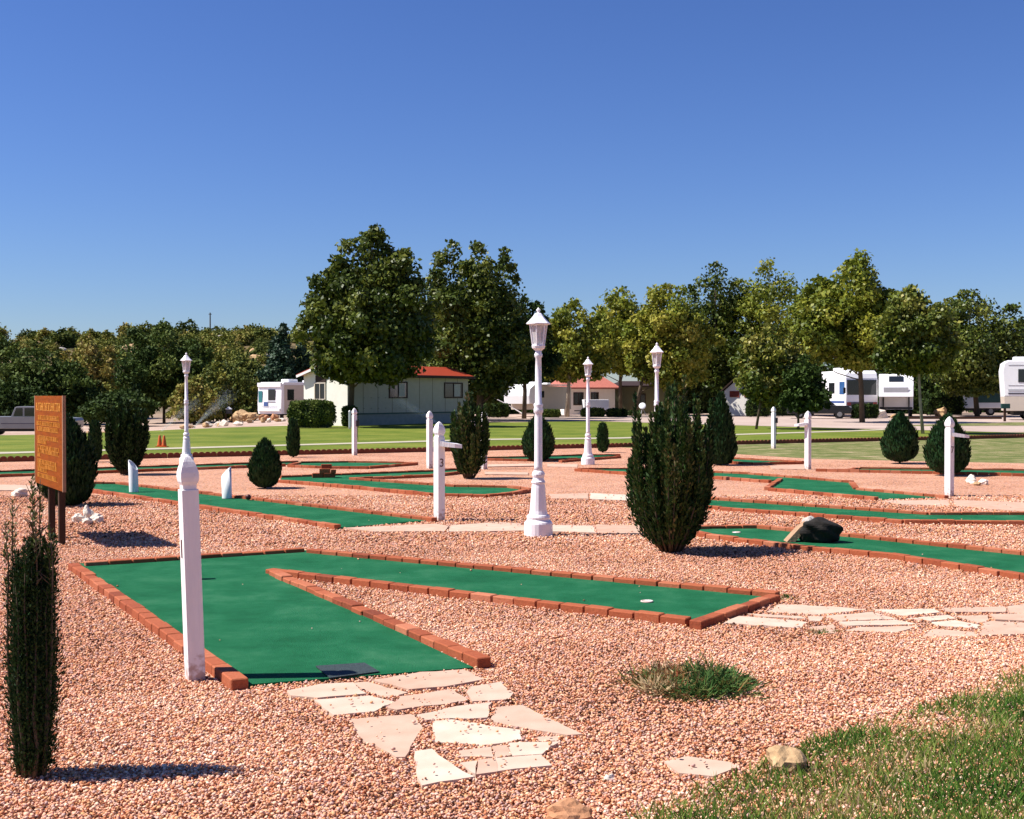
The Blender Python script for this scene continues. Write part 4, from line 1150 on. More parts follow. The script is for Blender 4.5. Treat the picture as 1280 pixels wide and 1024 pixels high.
tree('broadleaf_tree', 'tree cut off by the right edge of the photo', 1296, 96, 378, 66, 480, 8000, 'leaf', 416, oval(.95, .45), .24, 1296, .15, clumps=50, tb=.4, group=TG)
tree('broadleaf_tree', 'yellow tree behind the right edge camper roof', 1262, 104, 428, 60, 505, 6000, 'leafyel', 417, oval(.8, .5), .26, 1262, .15, clumps=45, tb=.4, group=TG)
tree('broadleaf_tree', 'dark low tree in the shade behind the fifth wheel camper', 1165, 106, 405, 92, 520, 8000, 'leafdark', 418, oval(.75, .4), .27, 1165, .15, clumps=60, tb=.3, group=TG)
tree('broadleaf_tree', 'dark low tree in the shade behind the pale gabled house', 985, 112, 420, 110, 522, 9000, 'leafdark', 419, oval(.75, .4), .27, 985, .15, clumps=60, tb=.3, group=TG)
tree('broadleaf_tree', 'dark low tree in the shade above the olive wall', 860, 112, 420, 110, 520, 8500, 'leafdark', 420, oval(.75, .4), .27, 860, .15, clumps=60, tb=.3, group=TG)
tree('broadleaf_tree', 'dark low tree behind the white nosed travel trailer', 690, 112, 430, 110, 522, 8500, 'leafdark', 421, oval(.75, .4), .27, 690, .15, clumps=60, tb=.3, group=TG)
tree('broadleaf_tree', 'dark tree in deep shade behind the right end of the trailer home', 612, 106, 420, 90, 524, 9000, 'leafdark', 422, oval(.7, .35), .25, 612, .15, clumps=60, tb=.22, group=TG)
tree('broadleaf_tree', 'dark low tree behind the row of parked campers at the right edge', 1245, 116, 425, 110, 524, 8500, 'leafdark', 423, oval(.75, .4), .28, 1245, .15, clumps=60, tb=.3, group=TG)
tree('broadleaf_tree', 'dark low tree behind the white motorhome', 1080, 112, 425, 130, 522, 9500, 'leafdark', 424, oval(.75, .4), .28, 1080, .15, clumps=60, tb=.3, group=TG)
# larger scrub trees on the left
SG = 'scrub trees at the foot of the hill'
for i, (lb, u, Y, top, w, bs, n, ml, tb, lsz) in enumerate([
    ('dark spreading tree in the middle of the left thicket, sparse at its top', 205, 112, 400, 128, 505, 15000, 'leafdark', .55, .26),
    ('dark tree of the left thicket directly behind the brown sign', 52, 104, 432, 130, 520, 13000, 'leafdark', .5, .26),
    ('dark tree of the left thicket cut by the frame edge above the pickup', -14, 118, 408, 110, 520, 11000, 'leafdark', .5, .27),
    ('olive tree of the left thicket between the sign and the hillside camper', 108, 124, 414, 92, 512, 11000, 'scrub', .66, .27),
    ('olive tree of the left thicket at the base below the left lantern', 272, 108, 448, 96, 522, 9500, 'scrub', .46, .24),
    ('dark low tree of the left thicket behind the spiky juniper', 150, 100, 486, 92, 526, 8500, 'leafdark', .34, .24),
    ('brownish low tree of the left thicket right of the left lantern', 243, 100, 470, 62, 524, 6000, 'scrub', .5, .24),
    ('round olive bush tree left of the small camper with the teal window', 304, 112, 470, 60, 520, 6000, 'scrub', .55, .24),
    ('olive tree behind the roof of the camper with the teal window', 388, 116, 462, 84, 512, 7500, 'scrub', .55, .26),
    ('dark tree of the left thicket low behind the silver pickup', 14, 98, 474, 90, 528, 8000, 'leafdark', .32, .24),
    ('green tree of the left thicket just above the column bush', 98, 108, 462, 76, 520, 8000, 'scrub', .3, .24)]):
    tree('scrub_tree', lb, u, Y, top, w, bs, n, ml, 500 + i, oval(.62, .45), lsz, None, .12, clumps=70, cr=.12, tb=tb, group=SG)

# hillside scrub bushes: four bush shapes, many copies
protos = []
for i in range(4):
    rg = np.random.default_rng(600 + i)
    V, Fc, tint, CC = crown_leaves(rg, 2.6, .1, 1.7 + .25 * i, oval(.6, .4), 1500, .26, 26, .17, tintbias=.55)
    o = np_obj('scrub_bush', V, Fc, M['scrub'], None, tint)
    tag(o, 'low olive scrub bush on the dry hillside behind the thicket', 'bush', 'low scrub bushes on the hillside')
    protos.append(o)
rg = np.random.default_rng(610); cnt = 0; used = set()
while cnt < 280:
    Y = 132 + 170 * rg.random() ** .9; u = rg.uniform(-60, 400) if cnt % 3 else rg.uniform(190, 345)
    x = XU(u, Y)
    if u > 345 and Y < 170: continue
    i = int(rg.integers(0, 4))
    o = protos[i] if i not in used else protos[i].copy()
    if i in used: link(o)
    used.add(i)
    s = rg.uniform(.7, 1.7) * (1.25 if Y > 240 else 1)
    o.location = (x, Y, H(x, Y) - .1); o.rotation_euler = (0, 0, rg.random() * 6.28); o.scale = (s * rg.uniform(.9, 1.3), s, s * rg.uniform(.7, 1.05)); cnt += 1
# bare pale rocks on the hill
rg = np.random.default_rng(620)
for i in range(26):
    Y = rg.uniform(150, 270); u = rg.uniform(40, 345)
    x = XU(u, Y)
    q = rock('bare pale rock outcrop among the hillside scrub', u, 0, rg.uniform(.8, 2.0), rg.uniform(.6, 1.2), rg.uniform(.5, 1.1), 630 + i, 'rock_tan' if i % 2 else 'rock_grey', Y, 'outcrop', 'pale outcrops on the hillside', 2)
# pole on the ridge
Y = 262; x = XU(263, Y); bm = B(); z0 = H(x, Y); zt = ZV(391, Y) - z0
tube(bm, [(0, 0, -.5), (0, 0, zt)], [.17, .13], 8); box(bm, 0, 0, zt - .35, .7, .12, .12)
o = obj('utility_pole', bm, M['bark'], None, False, (x, Y, z0)); tag(o, 'lone utility pole on the skyline of the hill', 'pole')

# hedge and small bushes near buildings
def hedge(label, u0, u1, Y, top_v, seed, n=6000, mleaf='leafdark', depth=1.6, name='hedge', tb=.5, ls=.11, cat='hedge'):
    rg = np.random.default_rng(seed)
    x0, x1 = XU(u0, Y), XU(u1, Y); g = H((x0 + x1) / 2, Y); hh = ZV(top_v, Y) - g; w = x1 - x0
    p = rg.random((n, 3)) * 2 - 1
    ax = rg.integers(0, 3, n); sg = np.sign(rg.random(n) - .5); p[np.arange(n), ax] = sg * (.86 + .14 * rg.random(n))
    p[:, 2] = np.where((ax == 2), np.abs(p[:, 2]), p[:, 2])
    rnd = np.linalg.norm(p, axis=1, keepdims=True); p = p / np.maximum(rnd, 1) ** .55
    p *= 1 + .07 * np.sin(p[:, [0]] * 7 + seed) * np.sin(p[:, [1]] * 5 + p[:, [2]] * 6)
    C = p * np.array([w / 2, depth / 2, hh / 2]) + np.array([0, 0, hh / 2])
    N = unit(p + .8 * rdir(rg, n)); D = rdir(rg, n) + np.array([0, 0, .4]); l = ls * (.6 + .8 * rg.random(n))
    V, Fc = kites(C, D, N, l, l * .7)
    t = thing(name, label, cat, ((x0 + x1) / 2, Y, g))
    np_obj('foliage', V, Fc, M[mleaf], t, np.clip(tb + .5 * (rg.random(n) - .5) + .2 * np.sin(p[:, 0] * 9), 0, 1))
    bm = B(); box(bm, 0, 0, hh * .45, w * .78, depth * .7, hh * .82); obj('stems', bm, M['cypcore'], t)  # the box is an added dark core filling the foliage
    return t
hedge('square clipped hedge in front of the trailer home\'s white gable', 360, 419, 59, 501, 701, 7000, tb=.72)
hedge('small leafy bush at the corner of the trailer home', 428, 446, 61, 508, 702, 1800, name='bush', cat='bush', depth=.7, tb=.5)
hedge('low bush under the mid travel trailer\'s tail', 677, 700, 88, 513, 703, 1500, name='bush', cat='bush', depth=.8, ls=.14, tb=.6)
hedge('low dark bush beneath the white box trailer', 726, 756, 90, 511, 704, 1800, name='bush', cat='bush', depth=.9, ls=.14)
hedge('low dark bush beside the white box trailer, to its right', 758, 784, 90, 512, 705, 1600, name='bush', cat='bush', depth=.9, ls=.14, tb=.35)
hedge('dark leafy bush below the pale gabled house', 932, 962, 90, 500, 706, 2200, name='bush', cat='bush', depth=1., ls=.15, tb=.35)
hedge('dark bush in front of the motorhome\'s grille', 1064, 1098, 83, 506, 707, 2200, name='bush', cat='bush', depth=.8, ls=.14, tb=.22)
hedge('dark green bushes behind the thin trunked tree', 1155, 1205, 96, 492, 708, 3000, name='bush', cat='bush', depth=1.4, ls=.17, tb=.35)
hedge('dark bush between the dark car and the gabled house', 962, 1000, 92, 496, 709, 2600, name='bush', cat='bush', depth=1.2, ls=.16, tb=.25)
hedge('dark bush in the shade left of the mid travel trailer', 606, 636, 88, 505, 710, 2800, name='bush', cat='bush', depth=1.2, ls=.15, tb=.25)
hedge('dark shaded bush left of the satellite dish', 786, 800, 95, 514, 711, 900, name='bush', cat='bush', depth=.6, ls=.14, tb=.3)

# ------------------------------------------------------------------ buildings
def window(parent, bmats, c, w, h, nrm_y=-1, depth=.05, frame='trim', pane='glass', mullion=True, fr=.07, rot=None, axis='y', name='window'):
    """framed window on a wall plane; axis 'y' for front walls, 'x' for end walls"""
    bm = B()
    def bxx(cx, cz, sx, sz, off, dp):
        if axis == 'y': box(bm, c[0] + cx, c[1] + nrm_y * off, c[2] + cz, sx, dp, sz)
        else: box(bm, c[0] + nrm_y * off, c[1] + cx, c[2] + cz, dp, sx, sz)
    bxx(0, h / 2 - fr / 2, w, fr, .02, depth); bxx(0, -h / 2 + fr / 2, w, fr, .02, depth)
    bxx(-w / 2 + fr / 2, 0, fr, h - 2 * fr, .02, depth); bxx(w / 2 - fr / 2, 0, fr, h - 2 * fr, .02, depth)
    if mullion: bxx(0, 0, fr * .6, h - 2 * fr, .018, depth)
    o = obj(name, bm, M[frame], parent)
    bm = B(); bxx(0, 0, w - 2 * fr, h - 2 * fr, .005, .02); obj('pane', bm, M[pane], o)
    return o

# trailer home: local x along the long front wall, -y faces out
C0 = Vector((XU(435, 63), 63, 0)); C1 = Vector((XU(585, 72), 72, 0)); dd = C1 - C0; LH = dd.length; ang = math.atan2(dd.y, dd.x)
t = thing('trailer_home', 'long trailer home with a red roof, shade-toned beige front and sun-paled gable end', 'trailer home', C0, ang)
DP, EV = 3.1, 2.72
bm = B(); box(bm, LH / 2, DP / 2, (EV + .62) / 2, LH, DP, EV - .62)
obj('wall', bm, M['siding'], t)
bm = B(); v = [bm.verts.new(p) for p in ((-.012, -.02, .0), (-.012, DP + .02, .0), (-.012, DP + .02, EV), (-.012, DP / 2, EV + .5), (-.012, -.02, EV))]; bm.faces.new(v)
r_ = bmesh.ops.extrude_face_region(bm, geom=bm.faces[:]); bmesh.ops.translate(bm, vec=(-.05, 0, 0), verts=[e for e in r_['geom'] if isinstance(e, bmesh.types.BMVert)])
bmesh.ops.recalc_face_normals(bm, faces=bm.faces[:]); gw = obj('gable_wall', bm, M['cream'], t); gw['label'] = 'gable wall coloured paler for sunlight'  # paler colour than the front wall stands for sunlight
bm = B(); box(bm, LH / 2, DP / 2, .30, LH - .02, DP - .04, .6); obj('skirting', bm, M['skirt'], t)
bm = B(); box(bm, LH / 2, -.012, .64, LH, .02, .07); obj('belt_trim', bm, M['greenpaint'], t)
bm = B()
for s in (0, 1):
    a = [(-.35, -.3, EV - .03), (LH + .3, -.3, EV - .03), (LH + .3, DP / 2, EV + .56), (-.35, DP / 2, EV + .56)]
    if s: a = [(x, DP - y, z) for x, y, z in a][::-1]
    lo = [bm.verts.new(p) for p in a]; hi = [bm.verts.new((p[0], p[1], p[2] + .07)) for p in a]
    bm.faces.new(lo[::-1]); bm.faces.new(hi)
    for i in range(4): bm.faces.new((lo[i], lo[(i + 1) % 4], hi[(i + 1) % 4], hi[i]))
rf = obj('roof', bm, M['redroof'], t)
bm = B(); box(bm, LH / 2, -.315, EV - .02, LH + .66, .03, .16); obj('fascia', bm, M['trim'], rf)
bm = B(); box(bm, -.36, .62, EV + .22, .03, 1.9, .13, 0, math.atan2(.59, DP / 2 + .3)); box(bm, -.36, DP - .62, EV + .22, .03, 1.9, .13, 0, -math.atan2(.59, DP / 2 + .3)); obj('bargeboard', bm, M['white'], rf)
def along(u):      # position along the front wall seen at photo column u
    k = (u - CX) / F
    return (k * C0.y - C0.x) / (dd.x / LH - k * dd.y / LH)
for u0, u1 in ((486, 509), (555, 578)):
    a, b = along(u0), along(u1)
    w_ = window(t, None, ((a + b) / 2, 0, 1.93), b - a, .92, -1, .05, 'trim', 'glass')
    bm = B(); box(bm, (a + b) / 2 + (b - a) * .2, -.018, 1.93, (b - a) * .32, .006, .72); obj('curtain', bm, M['curtain'], w_)
window(t, None, (-.062, DP * .62, 1.85), .82, .95, -1, .05, 'rvbeige', 'glass', axis='x')
bm = B(); box(bm, -.085, DP * .60, 2.52, .05, .75, .36, bev=.02); box(bm, -.10, DP * .60, 2.78, .05, .2, .3); obj('gable_ornament', bm, M['trim'], t)
bm = B()
for k in range(7):
    for zz in (.93, 1.5): lathe(bm, [(.05, -.012), (.05, .006), (.02, .012)], 8, (along(455 + 9 * k), -.014, zz))
obj('wall_stud', bm, M['skirt'], t)

# red tile roofed house beyond
def house(name, label, u0, u1, Y, eave, ridge, depth, wall, roof, rot=0., over=.4, hip=.8):
    x0, x1 = XU(u0, Y), XU(u1, Y); w = x1 - x0
    t = thing(name, label, 'house', ((x0 + x1) / 2, Y, 0), rot)
    bm = B(); box(bm, 0, depth / 2, eave / 2, w, depth, eave); obj('wall', bm, M[wall], t)
    bm = B()
    a = [(-w / 2 - over, -over, eave - .05), (w / 2 + over, -over, eave - .05), (w / 2 + over, depth + over, eave - .05), (-w / 2 - over, depth + over, eave - .05)]
    rdg = [(-w / 2 + hip, depth / 2, ridge), (w / 2 - hip, depth / 2, ridge)]
    A = [bm.verts.new(p) for p in a]; A2 = [bm.verts.new((p[0], p[1], p[2] + .12)) for p in a]; Rv = [bm.verts.new(p) for p in rdg]
    bm.faces.new(A[::-1])
    for i in range(4): bm.faces.new((A[i], A[(i + 1) % 4], A2[(i + 1) % 4], A2[i]))
    bm.faces.new((A2[0], A2[1], Rv[1], Rv[0])); bm.faces.new((A2[1], A2[2], Rv[1])); bm.faces.new((A2[2], A2[3], Rv[0], Rv[1])); bm.faces.new((A2[3], A2[0], Rv[0]))
    obj('roof', bm, M[roof], t)
    return t, w
t, w = house('tiled_house', 'low house with a pinkish red tile roof, behind the slim lamp post', 704, 770, 102, 2.25, 3.55, 5, 'cream', 'tile', R(12))
window(t, None, (-w * .22, 0, 1.35), .9, 1.1, -1, .05, 'trim', 'glass')
window(t, None, (w * .10, 0, 1.45), .7, .9, -1, .05, 'trim', 'glass')
t, w = house('olive_building', 'long olive green shaded building right of the tile roofed house', 768, 850, 106, 2.45, 2.95, 5, 'olive', 'trim', 0)
window(t, None, (-w * .1, 0, 1.3), .9, 1., -1, .05, 'trim', 'glass')
# pale gabled house
Y = 97; x0, x1 = XU(905, Y), XU(948, Y); w = x1 - x0
t = thing('gabled_house', 'pale house with a steep sunlit gable behind the young pale green tree', 'house', ((x0 + x1) / 2, Y, 0), R(-25))
bm = B(); v = [bm.verts.new(p) for p in ((-w / 2, 0, 0), (w / 2, 0, 0), (w / 2, 0, 2.0), (0, 0, 3.25), (-w / 2, 0, 2.0))]; bm.faces.new(v)
r_ = bmesh.ops.extrude_face_region(bm, geom=bm.faces[:]); bmesh.ops.translate(bm, vec=(0, 6, 0), verts=[e for e in r_['geom'] if isinstance(e, bmesh.types.BMVert)])
bmesh.ops.recalc_face_normals(bm, faces=bm.faces[:]); obj('wall', bm, M['cream'], t)
bm = B(); an = math.atan2(1.25, w / 2)
for s in (-1, 1): box(bm, s * (w / 4 + .1), 2.9, 2.66 + .04, math.hypot(w / 2, 1.25) + .35, 6.6, .09, 0, 0, s * an)
obj('roof', bm, M['trim'], t)
window(t, None, (-.55, 0, 1.75), .8, .5, -1, .05, 'redtrim', 'redtrim'); window(t, None, (.65, 0, 1.75), .8, .5, -1, .05, 'redtrim', 'redtrim')

# ------------------------------------------------------------------ vehicles
def wheel(parent, x, y, r, w=.22, side=-1):
    bm = B(); bmesh.ops.create_cone(bm, cap_ends=True, segments=20, radius1=r, radius2=r, depth=w, matrix=Matrix.Translation((x, y, r)) @ Matrix.Rotation(math.pi / 2, 4, 'X'))
    o = obj('wheel', bm, M['black'], parent)
    bm = B(); bmesh.ops.create_cone(bm, cap_ends=True, segments=16, radius1=r * .58, radius2=r * .5, depth=.03, matrix=Matrix.Translation((x, y + side * (w / 2 + .006), r)) @ Matrix.Rotation(math.pi / 2 * (1 if side < 0 else -1), 4, 'X'))
    obj('rim', bm, M['silver'], o)
    return o
def panel(parent, name, x, z, w, h, y, m, thick=.02, bev=0.):
    bm = B(); box(bm, x, y, z, w, thick, h, bev=bev); return obj(name, bm, M[m], parent)
def endpanel(parent, name, y, z, w, h, x, m, thick=.02, tilt=0.):
    bm = B(); box(bm, x, y, z, thick, w, h, 0, 0, tilt); return obj(name, bm, M[m], parent)

# silver pickup: local +x is forward, side -y faces camera
Y = 76.5; x = XU(40, Y)
t = thing('pickup_truck', 'silver pickup truck at the left edge beyond the lawn', 'pickup', (x, Y, H(x, Y) + .02), R(2))
body = [(-3.6, .55), (-2.9, .5), (-2.88, .62), (-2.6, .95), (-2.2, .95), (-1.92, .62), (-1.9, .45), (1.55, .45), (1.57, .62), (1.85, .95), (2.25, .95), (2.53, .62), (2.55, .45), (2.95, .5), (3.0, .95), (2.9, 1.12), (1.3, 1.2), (-3.6, 1.22)]
bm = B(); profile(bm, body, -.95, .95, .03); bmesh.ops.recalc_face_normals(bm, faces=bm.faces[:]); obj('body', bm, M['silver'], t)
bm = B(); profile(bm, [(-1.05, 1.2), (1.35, 1.2), (.65, 1.80), (.45, 1.86), (-.65, 1.86), (-.80, 1.80)], -.80, .80, .04); bmesh.ops.recalc_face_normals(bm, faces=bm.faces[:]); cab = obj('cab', bm, M['silver'], t)
bm = B(); profile(bm, [(-.88, 1.25), (-.30, 1.25), (-.30, 1.76), (-.70, 1.76)], -.815, -.80); bmesh.ops.recalc_face_normals(bm, faces=bm.faces[:]); obj('window', bm, M['glass'], cab)
bm = B(); profile(bm, [(-.18, 1.25), (1.08, 1.25), (.55, 1.76), (-.18, 1.76)], -.815, -.80); bmesh.ops.recalc_face_normals(bm, faces=bm.faces[:]); obj('window', bm, M['glass'], cab)
bm = B(); box(bm, .75, -.98, 1.32, .1, .16, .16, bev=.02); obj('mirror', bm, M['white'], cab)
bm = B(); box(bm, .0, 0, .40, 5.0, 1.5, .25); obj('chassis', bm, M['black'], t)
for wx in (-2.4, 2.05):
    for s in (-1, 1): wheel(t, wx, s * .80, .38, .25, s)
panel(t, 'rub_strip', 0.0, .78, 3.2, .05, -.955, 'rvstripe')

# camper with the teal window (left)
Y = 93; x = XU(352, Y)
t = thing('camper', 'small white camper with a teal windscreen, left of the trailer home', 'camper', (x, Y, H(x, Y)), R(58))
# local: end face at x=0 looking -x, side at y=0 looking -y
bm = B(); profile(bm, [(0, .45), (6.2, .45), (6.2, 2.95), (.30, 2.95), (.02, 2.70), (-.05, 1.2)], 0, 2.5, .05); bmesh.ops.recalc_face_normals(bm, faces=bm.faces[:]); obj('body', bm, M['rvwhite'], t)
panel(t, 'side_panel', 3.2, 1.62, 5.8, 2.2, -.012, 'rvbeige')  # beige sheet puts the shade of this side into its colour
panel(t, 'window', 1.0, 1.95, .75, .85, -.03, 'glass')
endpanel(t, 'window', 1.0, 1.95, .75, .85, -.045, 'glass'); endpanel(t, 'window', 2.2, 1.8, .42, .9, -.045, 'tealglass')
endpanel(t, 'stripe', 1.6, 1.22, .42, .34, -.075, 'rvblue', .02); endpanel(t, 'stripe', 1.0, 1.40, .8, .05, -.065, 'rvstripe', .02); endpanel(t, 'stripe', 1.2, 1.02, 1.7, .05, -.08, 'rvgrey', .02)
endpanel(t, 'bumper', 1.25, .78, 2.3, .22, -.08, 'rvwhite', .12)
endpanel(t, 'roof_cap', 1.25, 2.74, 2.46, .32, .0, 'rvwhite', .2)
bm = B(); box(bm, 2.2, 1.2, 3.08, 1.1, .8, .24, bev=.06); obj('roof_unit', bm, M['rvwhite'], t)
bm = B(); box(bm, 4.4, 1.2, 3.04, .7, .6, .18, bev=.04); obj('roof_unit', bm, M['rvwhite'], t)
for wx in (1.4, 4.6):
    for s, yy in ((-1, .2), (1, 2.3)): wheel(t, wx, yy, .38, .24, s)
bm = B(); box(bm, 3.3, 1.25, .5, 5.6, 2., .3); obj('chassis', bm, M['black'], t)

# mid travel trailer, white nose to the left
Y = 91; x = XU(670, Y)
t = thing('travel_trailer', 'travel trailer with a lit white nose and a body beige for shade, behind the main lamp pole', 'camper', (x, Y, 0), R(56))
bm = B(); profile(bm, [(0, .55), (5.2, .55), (5.2, 2.30), (.0, 2.42), (-.0, .98)], 0, 2.3, .04); bmesh.ops.recalc_face_normals(bm, faces=bm.faces[:]); obj('body', bm, M['rvbeige'], t)  # beige stands for the shaded side, against the lit white nose
bm = B(); profile(bm, [(-.9, 1.0), (-.04, 1.0), (-.04, 2.46), (-.25, 2.44), (-.85, 2.15), (-.98, 1.6)], -.03, 2.33, .08); bmesh.ops.recalc_face_normals(bm, faces=bm.faces[:]); obj('nose', bm, M['rvwhite'], t)
panel(t, 'window', .9, 1.72, .5, .5, -.012, 'glass')
bm = B(); box(bm, 2.6, 1.15, 2.46, 5.3, 2.4, .08); box(bm, 1.6, 1.1, 2.6, .9, .7, .2, bev=.05); box(bm, 3.2, 1.1, 2.56, .5, .5, .16, bev=.04); obj('roof', bm, M['rvwhite'], t)
bm = B(); tube(bm, [(-.8, 2.6, 1.05), (-1.6, 3.6, .1)], .05, 6); tube(bm, [(-.9, 2.2, 2.2), (-1.9, 4.1, 2.05), (-.8, 2.0, .9), (-.55, .8, .2)], .045, 6); obj('awning_arm', bm, M['white'], t)
for s, yy in ((-1, .2), (1, 2.1)): wheel(t, 3.4, yy, .33, .2, s)

# white box trailer below the tiled house
Y = 94; x = XU(746, Y)
t = thing('box_trailer', 'plain white box trailer under the red tile roof', 'trailer', (x, Y, 0), R(5))
bm = B(); box(bm, 0, .7, .90, 1.95, 1.3, .82, bev=.03); obj('body', bm, M['rvwhite'], t)
bm = B(); box(bm, 0, .7, .45, 1.9, 1.2, .08); tube(bm, [(-.95, .7, .44), (-1.7, .7, .42)], .04, 6); obj('chassis', bm, M['darkmetal'], t)
for s, yy in ((-1, .12), (1, 1.28)): wheel(t, .1, yy, .28, .16, s)

# white motorhome, nose to the camera
Y = 87; x = XU(1077, Y)
t = thing('motorhome', 'white motorhome with a wide dark windscreen facing the lawn', 'motorhome', (x, Y, 0), R(7))
# local: front face at y=0 looking -y, width along x, body runs to +y
def prof_yz(bm, pts, x0, x1, bev=0.):
    a = [bm.verts.new((x0, p[0], p[1])) for p in pts]; b = [bm.verts.new((x1, p[0], p[1])) for p in pts]
    fs = [bm.faces.new(a), bm.faces.new(b[::-1])]
    for i in range(len(pts)): fs.append(bm.faces.new((a[(i + 1) % len(pts)], a[i], b[i], b[(i + 1) % len(pts)])))
    bmesh.ops.recalc_face_normals(bm, faces=bm.faces[:])
    if bev > 0:
        bmesh.ops.bevel(bm, geom=list({e for f in fs[:2] for e in f.edges}), offset=bev, segments=2, affect='EDGES', profile=.6)
bm = B(); prof_yz(bm, [(0, .5), (9.5, .5), (9.5, 3.42), (.5, 3.46), (.12, 3.25), (.0, 2.9), (-.06, 1.4)], -1.22, 1.22, .06); obj('body', bm, M['rvwhite'], t)
bm = B(); box(bm, 0, -.03, 2.22, 2.24, .06, 1.1, bev=.02); obj('windscreen', bm, M['glass'], t)
bm = B(); box(bm, 0, -.075, 1.0, 2.3, .04, .30, bev=.01); obj('grille', bm, M['rvstripe'], t)
bm = B(); box(bm, 0, -.1, .66, 2.4, .16, .3, bev=.03); obj('bumper', bm, M['rvgrey'], t)
for s in (-1, 1):
    bm = B(); box(bm, s * .98, -.095, 1.02, .26, .04, .22, bev=.01); obj('headlight', bm, M['rvred'], t)
    bm = B(); box(bm, s * 1.36, -.12, 2.0, .16, .1, .42, bev=.02); obj('mirror', bm, M['black'], t)
for yy, ww, hh, mm in ((.65, .95, .92, 'blueglass'), (2.6, 1.1, .8, 'glass'), (4.6, 1.1, .8, 'glass')):
    bm = B(); box(bm, -1.225, yy, 2.18, .03, ww, hh, bev=.01); obj('window', bm, M[mm], t)
bm = B(); box(bm, -1.226, 4.5, 1.15, .02, 8.6, .16); obj('stripe', bm, M['rvblue'], t)
bm = B(); box(bm, -.2, 3.2, 3.58, .9, 1.2, .26, bev=.07); obj('roof_unit', bm, M['rvwhite'], t)
bm = B(); box(bm, -.5, 1.7, 3.55, .7, .9, .2, bev=.05); obj('roof_unit', bm, M['rvwhite'], t)
bm = B(); bmesh.ops.create_uvsphere(bm, u_segments=14, v_segments=8, radius=.36, matrix=Matrix.Translation((-.35, .7, 3.86)) @ Matrix.Rotation(R(55), 4, 'X') @ Matrix.Diagonal((1, 1, .25, 1))); tube(bm, [(-.35, .75, 3.4), (-.35, .75, 3.85)], .04, 6); obj('roof_dish', bm, M['rvwhite'], t)
for yy in (1.7, 7.2):
    for s in (-1, 1):
        bm = B(); bmesh.ops.create_cone(bm, cap_ends=True, segments=18, radius1=.45, radius2=.45, depth=.26, matrix=Matrix.Translation((s * 1.08, yy, .45)) @ Matrix.Rotation(math.pi / 2, 4, 'Y')); wh = obj('wheel', bm, M['black'], t)
        bm = B(); bmesh.ops.create_cone(bm, cap_ends=True, segments=14, radius1=.26, radius2=.26, depth=.02, matrix=Matrix.Translation((s * 1.222, yy, .45)) @ Matrix.Rotation(math.pi / 2, 4, 'Y')); obj('rim', bm, M['rvwhite'], wh)

# dark car in front of the motorhome's side
Y = 84; x = XU(1024, Y)
t = thing('parked_car', 'black car parked in the tree shade left of the motorhome', 'car', (x, Y, 0), R(-12))
bm = B(); profile(bm, [(-2.2, .35), (2.1, .35), (2.2, .7), (1.9, .92), (-2.2, .95)], -.9, .9, .05); bmesh.ops.recalc_face_normals(bm, faces=bm.faces[:]); obj('body', bm, M['carblack'], t)
bm = B(); profile(bm, [(-2.1, .94), (1.1, .94), (.4, 1.52), (-1.9, 1.55)], -.78, .78, .06); bmesh.ops.recalc_face_normals(bm, faces=bm.faces[:]); cb = obj('cabin', bm, M['carblack'], t)
for a, b in ((-1.8, -.75), (-.62, .32)):
    bm = B(); box(bm, (a + b) / 2, -.785, 1.23, b - a, .012, .4); obj('window', bm, M['glass'], cb)
for s in (-1, 1):
    bm = B(); box(bm, 2.16, s * .62, .66, .06, .3, .14, bev=.02); obj('headlight', bm, M['silver'], t)
for wx in (-1.35, 1.35):
    for s in (-1, 1): wheel(t, wx, s * .78, .33, .2, s)

# fifth wheel camper right of the motorhome
Y = 86; x = XU(1120, Y)
t = thing('fifth_wheel_camper', 'white camper with a raised sloping nose, right of the motorhome', 'camper', (x, Y, 0), R(-18))
bm = B(); prof_yz(bm, [(2.2, .6), (9, .6), (9, 3.1), (1.2, 3.2), (.1, 2.35), (-.05, 1.55), (2.1, 1.5)], -1.2, 1.2, .06); obj('body', bm, M['rvwhite'], t)
bm = B(); box(bm, 0, .66, 2.83, 1.0, .05, .62, 0, R(-52)); obj('window', bm, M['glass'], t)
bm = B(); box(bm, 0, .012, 1.93, 1.7, .03, .56, 0, R(6)); obj('nose_panel', bm, M['rvgrey'], t)
bm = B(); box(bm, 0, 2.19, 1.05, 2.3, .02, .85); obj('bulkhead', bm, M['darkmetal'], t)
for s in (-.9, .9):
    bm = B(); box(bm, s, 2.05, .75, .1, .1, 1.5); obj('landing_leg', bm, M['darkmetal'], t)
for s in (-1, 1):
    bm = B(); bmesh.ops.create_cone(bm, cap_ends=True, segments=16, radius1=.36, radius2=.36, depth=.22, matrix=Matrix.Translation((s * 1.07, 6.4, .36)) @ Matrix.Rotation(math.pi / 2, 4, 'Y')); obj('wheel', bm, M['black'], t)
# green and white trailer deep in shade
Y = 97; x = XU(1234, Y)
t = thing('trailer', 'white and dark green trailer in deep shade between tree trunks', 'trailer', (x, Y, 0), R(8))
bm = B(); box(bm, 0, 1.2, 1.75, 4.2, 2.3, 2.3, bev=.08); obj('body', bm, M['rvwhite'], t)
panel(t, 'side_panel', .65, 1.85, 2.8, 1.6, .04, 'greenpaint', .03); panel(t, 'window', -1.4, 2.1, .8, .7, .04, 'glass')
for s, yy in ((-1, .25), (1, 2.2)): wheel(t, .4, yy, .36, .22, s)
bm = B(); box(bm, 0, 1.2, .5, 4.0, 2., .2); tube(bm, [(-2, 1.2, .5), (-3.1, 1.2, .48)], .05, 6); obj('chassis', bm, M['black'], t)

